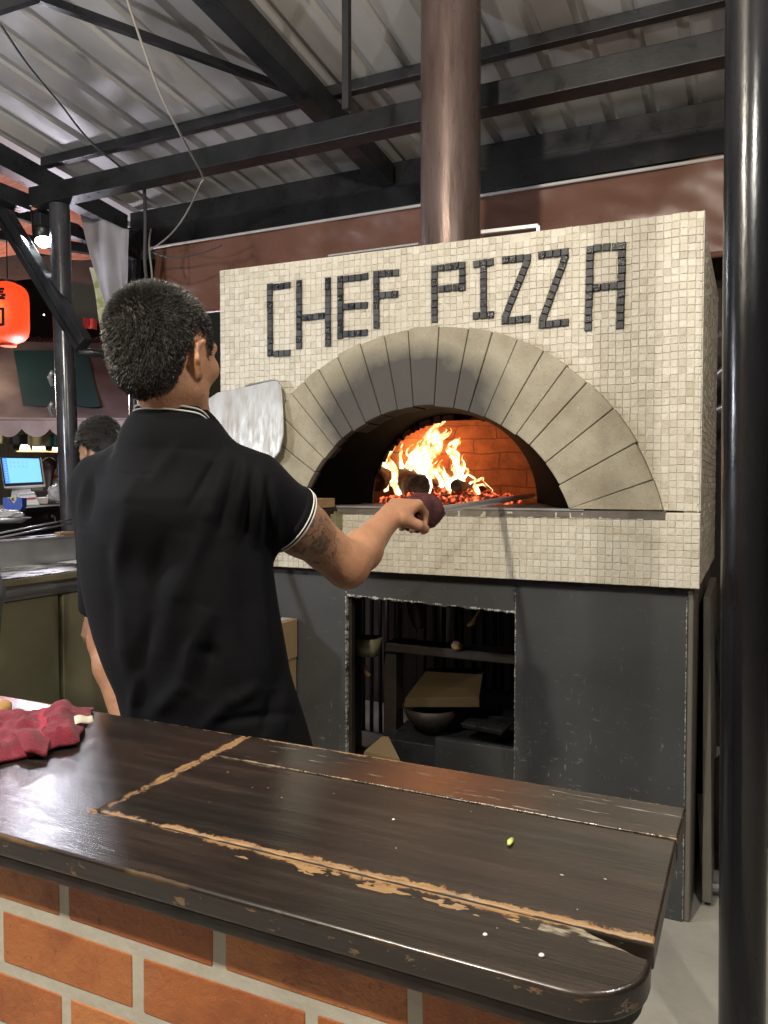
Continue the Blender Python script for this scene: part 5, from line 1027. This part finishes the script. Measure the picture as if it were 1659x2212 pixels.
# screen
def frame_at(pa, pb, pc, d): return D(*pa, d[0]), D(*pb, d[1]), D(*pc, d[2])
s0, s1, s2, s3 = D(-2, 984, 4.95), D(88, 986, 4.98), D(97, 1048, 4.90), D(8, 1053, 4.87)
mon = empty('till_screen', D(45, 1090, 4.95), 'white till monitor with a bright blue menu on its screen', 'monitor')
nm = (s1-s0).cross(s3-s0).normalized(); nm = -nm if nm.dot(vf) > 0 else nm
MB().prism([p_ - nm*.03 for p_ in (s3, s2, s1, s0)], nm*.026).build('case', 'white', mon, bevel=.006)
def inn(u, v, o_=.001): p_ = s0.lerp(s1, u).lerp(s3.lerp(s2, u), v); return p_+nm*o_
def quad(u0, u1, v0, v1, o_=.001): return [inn(u0,v0,o_), inn(u1,v0,o_), inn(u1,v1,o_), inn(u0,v1,o_)]
MB().prism(quad(.02,.98,.02,.97,-.003), nm*.002).build('bezel', 'black_plastic', mon)
se = emit('screen_blue', (.16,.42,.88), 1.0); MB().add(quad(.06,.95,.08,.88,.001), [(0,1,2,3)]).build('screen', se, mon)
MB().add(quad(.06,.17,.08,.88,.002), [(0,1,2,3)]).build('menu_bar', emit('screen_deep_blue', (.06,.20,.75), 1.1), mon)
ic = emit('screen_icon', (.15,.36,.70), 1.0)
for r_ in range(2):
    for k in range(5):
        cu_, cv_ = .24+.10*k, .22+.14*r_; MB().add([inn(cu_+.033*math.cos(a*PI/6), cv_+.048*math.sin(a*PI/6), .003) for a in range(12)], [tuple(range(12))]).build('menu_icon', ic, mon)
for k in range(9): MB().add(quad(.09,.14,.14+.08*k,.155+.08*k,.003), [(0,1,2,3)]).build('menu_line', emit('screen_line', (.3,.5,.9), 1), mon)
MB().hexa([D(22,1090,5.0), D(72,1088,5.0), D(72,1088,5.12), D(22,1090,5.12), D(26,1054,4.95), D(66,1052,4.95), D(66,1052,5.07), D(26,1054,5.07)]).build('stand', 'white', mon, bevel=.004)
solid('receipt_printer', MB().box(0,1,0,1,0,1).hexa([]) if False else MB().hexa([D(38,1092,4.75), D(86,1091,4.75), D(88,1089,4.95), D(40,1090,4.95), D(38,1072,4.75), D(76,1068,4.75), D(74,1062,4.95), D(40,1063,4.95)]), 'white', 'white receipt printer with a red stripe below the monitor', 'printer', bevel=.005)
M['redstripe'] = mat('red_stripe', (.45,.05,.04), .5)
pr = bpy.data.objects['receipt_printer']; MB().hexa([D(40,1080,4.742), D(77,1078,4.742), D(77,1078,4.748), D(40,1080,4.748), D(40,1076.5,4.742), D(77,1074,4.742), D(77,1074,4.748), D(40,1076.5,4.748)]).build('stripe', 'redstripe', pr)
bl_m = mat('blue_plastic', (.055,.12,.48), .35); M['bluep'] = bl_m
c0 = D(27, 1090, 4.45); up_ = Vector((0,0,1)); td_ = empty('tape_dispenser', c0, 'blue desk tape dispenser with a roll of clear tape', 'tape dispenser')
u_ = 4.45/FPX; ol = [(-21,3),(-17,12),(17,12),(21,3),(21,-15),(12,-16),(3,-3),(-2,-3),(-10,-15),(-22,-15)]
MB().prism([c0+vr*x*u_-up_*y*u_ for x, y in ol], vf*.06).build('body', 'bluep', td_, bevel=.003); MB().prism([c0+vr*x*u_-up_*y*u_+vf*.004 for x, y in ((-18,12),(18,12),(14,19),(-14,19))], vf*.05).build('base', 'black_plastic', td_, bevel=.002)
MB().lathe(c0+vr*-2*u_+up_*11*u_+vf*.018, [(.010,0),(.021,0),(.021,.022),(.010,.022),(.010,0)], 24, axis=tuple(vf)).build('tape_roll', mat('cream_tape', (.55,.48,.33), .4), td_, smooth=False)
solid('white_box', MB().hexa([D(76,1089,4.9), D(103,1088,4.9), D(104,1087,5.03), D(77,1088,5.03), D(76,1076,4.9), D(105,1074,4.9), D(105,1073,5.03), D(77,1075,5.03)]), 'white', 'small white open plastic box right of the printer', 'box', bevel=.003)
# crumpled bags
M['film'] = fmm = mat('clear_plastic_bag', (.62,.61,.62), .22, 0, (.42,.41,.43), 30, bump=.006, bs=40); BS(fmm).inputs['Transmission Weight'].default_value = .25
def blob(name, c_, rx, ry, rz, m, label, cat, seed, amp=.35):
    bm = bmesh.new(); bmesh.ops.create_icosphere(bm, subdivisions=4, radius=1); vs = []
    for v_ in bm.verts:
        p_ = v_.co; k = 1+amp*mnoise.noise(p_*2.2+Vector((seed, 0, 0)))+amp*.5*mnoise.noise(p_*5.5+Vector((0, seed, 0))); q = vr*p_.x*rx*k+vf*p_.y*ry*k+Vector((0,0,max(-.6, p_.z)*rz*k)); vs.append(Vector(c_)+q)
    fs = [tuple(x.index for x in f.verts) for f in bm.faces]; bm.free(); return tag(MB().add(vs, fs).build(name, m, smooth=True), label, cat)
blob('plastic_bag', D(122,1070,4.95), .055, .06, .062, 'film', 'crumpled bag of white takeaway cups beside the left post', 'bag', 2)
blob('plastic_bag', D(12,1113,4.2), .085, .07, .030, 'film', 'clear bag of bread rolls in front of the blue tape dispenser', 'bag', 7)
q = D(20, 1122, 4.2); solid('serving_dish', MB().lathe((q.x, q.y, q.z-.02), [(0,0),(.06,0),(.11,.03),(.105,.03),(.055,.005),(0,.005)]), 'steel', 'shallow steel dish holding the clear bag of rolls', 'dish', smooth=True)
# spot lamp
lampm = emit('lamp_lens', (.92,.96,1), 45)
sp_ = empty('spot_lamp', D(93, 455, 4.75), 'black cylinder spotlight shining white beside the left post top', 'spotlight')
up_s = (D(90,455,4.75)-D(95,522,4.68)).normalized(); sc0 = D(95,522,4.68)
MB().lathe(sc0, [(.050,0),(.062,0),(.062,.19),(.02,.195),(0,.195)], 32, axis=tuple(up_s)).build('housing', 'black', sp_, smooth=True); MB().lathe(sc0, [(0,.006),(.049,.006),(.049,.001),(0,.001)], 28, axis=tuple(up_s)).build('lens', lampm, sp_)
MB().tube([sc0+up_s*.19, sc0+up_s*.23], .012, 8).build('stem', 'black', sp_)
# red lantern
le = mat('red_lantern_paper', (.5,.03,.01), .6); v = coords(le); xyz = sep(le, v); rib = math_(le, 'SINE', math_(le, 'MULTIPLY', xyz[2], 330)); 
BS(le).inputs['Emission Color'].default_value = (1,.075,.012,1); dd_ = N(le, 'VectorMath'); dd_.operation = 'DISTANCE'
L(le, geo_pos(le), dd_.inputs[0]); LC = D(17, 677, 5.9); dd_.inputs[1].default_value = LC-vf*.12-vr*.06-Vector((0,0,.02))
gl = math_(le, 'MULTIPLY_ADD', dd_.outputs['Value'], -5.5, 1, clamp=True); L(le, mixc(le, math_(le, 'POWER', gl, 2.5), (1,.06,.012), (1,.42,.10)), BS(le).inputs['Emission Color']); L(le, math_(le, 'MULTIPLY_ADD', math_(le, 'POWER', gl, 2.5), 4.2, math_(le, 'MULTIPLY_ADD', rib, .05, .80)), BS(le).inputs['Emission Strength']); M['lantern'] = le
ln_ = empty('paper_lantern', LC-Vector((0,0,.24)), 'glowing red paper lantern with two black brush characters', 'lantern')
hgt, rr = .455, .150; prof = []
for i in range(41):
    t = i/40; r_ = rr*min(1, (1-abs(2*t-1)**6))**.5 if 0 < t < 1 else .0; prof.append((max(.055, r_)*(1+.008*math.sin(i*PI)), -hgt/2+hgt*t))
MB().lathe(LC, prof, 48).build('paper', 'lantern', ln_, smooth=True)
MB().lathe(LC+Vector((0,0,-hgt/2-.02)), [(0,0),(.058,0),(.058,.03),(0,.03)], 28).build('base_ring', 'redbanner', ln_); MB().lathe(LC+Vector((0,0,hgt/2-.008)), [(0,0),(.058,0),(.058,.025),(0,.025)], 28).build('top_ring', 'black', ln_)
MB().tube([LC+Vector((0,0,hgt/2)), LC+Vector((0,0,hgt/2+.5))], .004, 6).build('cord', 'black', ln_)
def text_mesh(s_, size, ext=.002):
    cu = bpy.data.curves.new('t', 'FONT'); cu.body = s_; cu.size = size; cu.extrude = 0; cu.offset = size*.03; cu.align_x = 'CENTER'; cu.align_y = 'CENTER'; cu.resolution_u = 3; o_ = bpy.data.objects.new('t', cu); COL.objects.link(o_)
    dg = bpy.context.evaluated_depsgraph_get(); me = bpy.data.meshes.new_from_object(o_.evaluated_get(dg)); bpy.data.objects.remove(o_)
    bm = bmesh.new(); bm.from_mesh(me); bmesh.ops.subdivide_edges(bm, edges=[e for e in bm.edges if e.calc_length() > size*.15], cuts=2); bmesh.ops.triangulate(bm, faces=bm.faces); bm.to_mesh(me); bm.free()
    vs = [v_.co.copy() for v_ in me.vertices]; fs = [tuple(p_.vertices) for p_ in me.polygons]; return vs, fs
inkm = mat('black_brush_ink', (.02,.004,.003), .7)
fc = -vf.copy(); fc.z = 0; fc.normalize(); rt_ = vr
for ch_, dz in (('寿', .085), ('司', -.065)):
    vs, fs = text_mesh(ch_, .150); out_ = []
    for p_ in vs:
        a = (p_.x-.018)/rr; z = p_.y+dz; t = (z+hgt/2)/hgt; r_ = rr*(1-abs(2*t-1)**6)**.5+.004; out_.append(LC+fc*r_*math.cos(a)+rt_*r_*math.sin(a)+Vector((0,0,z)))
    MB().add(out_, fs).build('brush_character', inkm, ln_, solid=.002)
# stall behind: canopy, valance, boards, lamps, beams
cv = mat('mauve_canopy', (.20,.145,.135), .8, 0, (.15,.11,.105), 2, bump=.012, bs=2.6, det=2); M['canopy'] = cv
M['teal'] = mat('teal_canopy_panel', (.010,.055,.06), .8); M['valance'] = mat('beige_valance', (.36,.29,.27), .85, 0, (.29,.23,.21), 6, bump=.003, bs=8)
can = empty('awning', D(150, 1000, 7.5), 'mauve-brown market awning with teal panel and scalloped beige valance', 'awning')
def canf(u, v):
    x = -160+520*u; yb, yt_ = 905, 742; y = yt_+(yb-yt_)*v; d = 9.3-1.8*v; p_ = D(x, y, d); p_.z += .020*math.sin(v*9+u*4)+.015*mnoise.noise(Vector((u*9, v*5, 0))); return p_
MB().grid(canf, 60, 24).build('canopy', 'canopy', can, smooth=True)
def tef(u, v):
    xl = 29+(50-29)*v; xr = 170+(217-170)*v if False else 186+(217-186)*v; x = xl+(xr-xl)*u; y = 757+(876+4*u*math.sin(u*9)-757)*v; d = 9.3-1.8*(y-742)/163-.14; p_ = D(x, y, d); return p_
MB().grid(tef, 20, 14).build('teal_panel', 'teal', can, smooth=True)
def valf(u, v):
    x = -160+520*u; sc_ = abs(math.sin((x+12)/60*PI))**.8; y = 905+(926+18*sc_-905)*v; p_ = D(x, y, 7.5); q = .012*math.sin(x*.09)*v; return p_+vf*q
MB().grid(valf, 200, 6).build('valance', 'valance', can, smooth=True)
MB().tube([D(-160,905,7.49), D(360,905,7.49)], .012, 8).build('front_rod', 'valance', can, smooth=True)
# second stall under the awning
boards = empty('stall_back_wall', D(60, 1100, 14), 'pale boarded wall of the stall beyond the awning', 'wall')
M['pale'] = mat('pale_green_boards', (.33,.34,.28), .7, 0, (.26,.27,.22), 8, (6,6,.5))
mb = MB()
for i in range(30): 
    a = D(-150+i*17, 1100, 14); b_ = D(-150+i*17+16.4, 1100, 14); mb.hexa([Vector((p_.x, p_.y, z))+vf*o_ for z in (0, 2.75) for p_, o_ in ((a, 0), (b_, 0), (b_, .05), (a, .05))])
mb.build('boards', 'pale', boards)
sgn_ = empty('stall_sign', D(90, 968, 12), 'dark green sign board with pale letters half hidden by the valance', 'sign'); M['darkgreen'] = mat('dark_green_sign', (.02,.028,.018), .6)
MB().prism([D(28,946,12), D(28,969,12), D(260,972,12), D(260,946,12)], vf*.04).build('board', 'darkgreen', sgn_)
vs, fs = text_mesh('no   ood', .20); lt = D(92, 955, 11.97); MB().add([lt+vr*p_.x+Vector((0,0,p_.y)) for p_ in vs], fs).build('lettering', mat('sign_yellow', (.38,.36,.20), .6), sgn_, solid=.01)
rnd = random.Random(4)
yb_ = mat('pale_yellow_flag', (.48,.45,.27), .8); gb_ = mat('teal_flag', (.03,.14,.13), .8); kb_ = mat('dark_flag', (.035,.035,.045), .8)
for (x0, x1, y0, y1, mm, lab) in ((60,107,940,962,yb_,'pale yellow cloth panel under the awning edge behind the three lamps'),(108,136,938,964,gb_,'teal cloth panel under the awning beside the left post'),(18,59,939,958,kb_,'dark cloth panel under the awning left of the yellow one'),(-8,16,934,956,yb_,'round-edged yellow cloth at the left border under the awning'),(168,176,940,962,yb_,'narrow yellow cloth strip just right of the left post')):
    tag(MB().grid(lambda u, v: D(x0+(x1-x0)*u, y0+(y1-y0)*v+3*math.sin(u*PI)*v, 8.6)+vf*.03*math.sin(u*8), 10, 4).build('cloth_panel', mm, smooth=True, solid=.004), lab, 'cloth')
he = emit('warm_lamp_shade', (1,.83,.52), 3.2); hb_ = emit('lamp_brim', (1,.62,.25), .9)
for x, y, s_, lab in ((54,968,.8,'left and smallest of the three glowing hat-shaped lamps'),(84,968,1.,'middle one of the three glowing hat-shaped lamps'),(125,969,.85,'glowing hat-shaped lamp nearest the left post')):
    c_ = D(x, y+5, 9.5); hl_ = empty('pendant_lamp', c_, lab, 'lamp', 'hat-shaped lamps in the far stall')
    MB().lathe(c_, [(.075*s_,0),(.068*s_,.05*s_),(.055*s_,.085*s_),(0,.09*s_)], 20).build('shade', he, hl_, smooth=True); MB().lathe(c_, [(.13*s_,-.012),(.075*s_,.001),(.07*s_,-.008),(.125*s_,-.016)], 20).build('brim', hb_, hl_, smooth=True)
    MB().tube([c_+Vector((0,0,.085)), c_+Vector((0,0,.6))], .004, 6).build('cord', 'black', hl_)
# dark furniture in front of the pale boards
solid('far_table', MB().hexa([D(40,1100,8), D(150,1098,8), D(150,1096,9), D(40,1098,9), D(40,1062,8), D(150,1060,8), D(150,1058,9), D(40,1060,9)]), 'darkwood', 'dark wooden table in front of the distant customers', 'table', bevel=.01)
# hanging cloths by the rear post
def clf(u, v):
    xl = 174+(198-174)*v*1.0+26*v*v*.0; xr = 277; y = 462+(690-462)*v; x = (174+62*v**1.3)+(xr-(174+62*v**1.3))*u; y += 35*(1-v)*u*.9
    return D(x, y, 4.75)+vf*(.03*math.sin(u*9+v*2)+.02*mnoise.noise(Vector((u*5, v*3, 1))))
solid('hanging_cloth', MB().grid(clf, 30, 30), 'grey_cloth', 'long grey-white cloth hanging beside the rear post', 'cloth', smooth=True, solid=.003)
fc_ = mat('floral_cloth', (.52,.52,.33), .8, 0, (.28,.33,.10), 9, sharp=(.52,.6))
solid('floral_banner', MB().grid(lambda u, v: D(193+42*v+(20)*u, 578+(215)*v, 4.9)+vf*(.02*math.sin(v*8)), 6, 24), fc_, 'narrow yellow-green floral cloth strip hanging behind the grey cloth', 'cloth', smooth=True, solid=.003)
# red lit awning strips and dark beams seen left of the post
rdm = mat('red_canvas', (.45,.10,.06), .7, 0, (.55,.28,.22), 5, (1,5,1), bump=.01, bs=5); M['redcanvas'] = rdm
ra_ = empty('red_canopy', D(60, 450, 7), 'red and pink striped canopy lit up beyond the left post', 'canopy')
MB().grid(lambda u, v: D(-160+420*u, 350+(545-350)*v+14*u, 8.4-2.2*(1-v))+Vector((0,0,.03*math.sin(u*14))), 30, 16).build('canvas', 'redcanvas', ra_, smooth=True)
for (a, b_, w_) in (((-60,430),(170,500),.09),((-60,500),(200,540),.07),((-60,395),(90,440),.06)):
    MB().bar(D(*a, 6.1), D(*b_, 6.1), w_, w_).build('beam', 'black', ra_)
MB().grid(lambda u, v: D(-160+460*u, 545+(610-545)*v, 8.6)+Vector((0,0,.04*math.sin(u*9+v*3))), 30, 8).build('dark_flap', mat('dark_brown_flap', (.09,.055,.05), .8, bump=.02, bs=4), ra_, smooth=True)
# dark building with foliage lights
solid('far_building', MB().hexa([D(-300,1100,17), D(420,1100,17), D(420,1100,18), D(-300,1100,18), D(-300,560,17), D(420,560,17), D(420,560,18), D(-300,560,18)]), mat('night_facade', (.035,.028,.032), .9, 0, (.06,.045,.05), 1.2), 'dark building wall far behind the market stalls', 'building')
rnd = random.Random(9)
le_ = emit('tiny_light', (.75,.85,1), 8)
gf = 'tiny string lights in the dark behind the lantern'
for (x, y) in ((95,680),(146,716),(100,782),(153,768),(244,835 if False else 792),(66,820 if False else 760),(116,738)):
    p_ = D(x, y, 11); tag(MB().lathe(p_, [(0,-.012),(.012,0),(0,.012)], 8).build('string_light', le_), 'tiny white light point in the dark behind the lantern', 'light', gf)
solid('shop_sign', MB().prism([D(143,728,10.5), D(161,728,10.5), D(161,732,10.5), D(143,732,10.5)], vf*.03), emit('blue_white_sign', (.25,.35,1), 3), 'tiny glowing blue sign far behind the left post', 'sign')
bush = MB(); rnd = random.Random(2)
for i in range(900):
    c_ = D(rnd.uniform(40, 250), 745+rnd.uniform(-14, 8), rnd.uniform(9.6, 10.4)); a = Vector((rnd.uniform(-1,1), rnd.uniform(-1,1), rnd.uniform(-1,1))).normalized()*.05; b_ = a.cross(Vector((rnd.random(), rnd.random(), rnd.random()))).normalized()*.02
    bush.add([c_-a, c_+b_, c_+a, c_-b_], [(0,1,2,3)])
tag(bush.build('dry_leaves', mat('dry_leaves', (.16,.06,.05), .8, 0, (.08,.03,.03), 9), fix=False), 'reddish-brown leaves heaped on top of the awning', 'leaves', kind='stuff')
rf = empty('red_flag', D(192, 700, 8), 'small red and black flag hanging behind the brace end', 'flag'); MB().grid(lambda u, v: D(180+30*u, 685+22*v+6*u, 8)+vf*.03*math.sin(u*6), 10, 4).build('upper_stripe', mat('flag_red', (.42,.03,.03), .8), rf, solid=.004); MB().grid(lambda u, v: D(182+12*u, 722+14*v, 8), 4, 4).build('lower_stripe', 'redstripe', rf, solid=.004)
solid('stall_backboard', MB().hexa([D(125,560,10.3), D(300,560,10.3), D(300,560,10.4), D(125,560,10.4), D(125,700,10.3), D(300,700,10.3), D(300,700,10.4), D(125,700,10.4)]), mat('dim_green_panel', (.075,.078,.07), .8), 'dim grey-green stall panel behind the slanting brace', 'panel')
# wires
def wire(pts, r_, m, label, sub=8):
    P3 = [Vector(p_) for p_ in pts]; out_ = []
    for i in range(len(P3)-1):
        p0, p1, p2, p3 = P3[max(i-1,0)], P3[i], P3[i+1], P3[min(i+2, len(P3)-1)]
        for k in range(sub):
            t = k/sub; out_.append(.5*((2*p1)+(p2-p0)*t+(2*p0-5*p1+4*p2-p3)*t*t+(3*p1-p0-3*p2+p3)*t*t*t))
    return tag(MB().tube(out_+[P3[-1]], r_, 7).build('cable', m, smooth=True), label, 'cable')
M['cord'] = mat('grey_cord', (.30,.28,.25), .7); M['dcord'] = mat('dark_cord', (.07,.07,.075), .6)
wire([D(268,-20,2.9), D(305,90,3.0), D(345,200,3.1), D(395,300,3.3), D(437,378,3.75), D(432,400,3.8), D(400,465,4.2), D(365,510,4.5), D(322,542,4.8)], .005, 'cord', 'long pale cord looping from the roof over the tie beam to the tarpaulin corner')
wire([D(0,52,2.8), D(60,140,3.1), D(130,225,3.4), D(200,310,3.8), D(295,388,4.4)], .005, 'dcord', 'dark cord running diagonally across the roof at the upper left')
wire([D(312,408,4.5), D(314,480,4.6), D(313,560,4.7), D(316,600,4.7)], .010, 'dcord', 'dark vertical cable hanging down by the rear post')
wire([D(326,495,4.75), D(322,530,4.7), D(328,590,4.7), D(330,640,4.8)], .006, 'cord', 'thin pale cable hanging at the tarpaulin corner')
wire([D(330,545,4.7), D(370,556,4.6), D(430,548,4.6), D(480,530,4.6)], .004, 'dcord', 'thin dark cable sagging across the tarpaulin')
# cardboard box between oven and cook
bx = empty('cardboard_box', P(618, 1450, 1, 2.5), 'pale taped cardboard box stacked on another against the oven stand', 'box')
xa, xb = P(540,1400,1,2.36).x, P(637,1400,1,2.60).x; za, zb_ = P(624,1458,1,2.36).z, P(624,1366,1,2.36).z
MB().box(xa, xb, 2.36, 2.62, za+.001, zb_).build('carton', 'card', bx, bevel=.003); MB().box(xb-.06, xb-.02, 2.358, 2.61, zb_+.0005, zb_+.002).build('tape', mat('clear_tape', (.55,.50,.40), .25), bx)
tag(MB().box(xa-.02, xb-.005, 2.35, 2.62, .0, za).build('cardboard_box', 'card', bevel=.003), 'large cardboard box on the floor carrying the taped box', 'box')
# small fittings at the oven's right: stacked things behind
solid('pipe_bundle', MB().tube([(-.16,4.0,1.9),(.2,4.0,2.2)], .03, 10).tube([(-.16,4.05,1.75),(.2,4.0,1.9)], .025, 10).tube([(-.16,4.0,2.1),(.2,4.1,2.05)], .02, 10), 'steel', 'dusty pipes crossing behind the oven beside the black post', 'pipes', smooth=True)
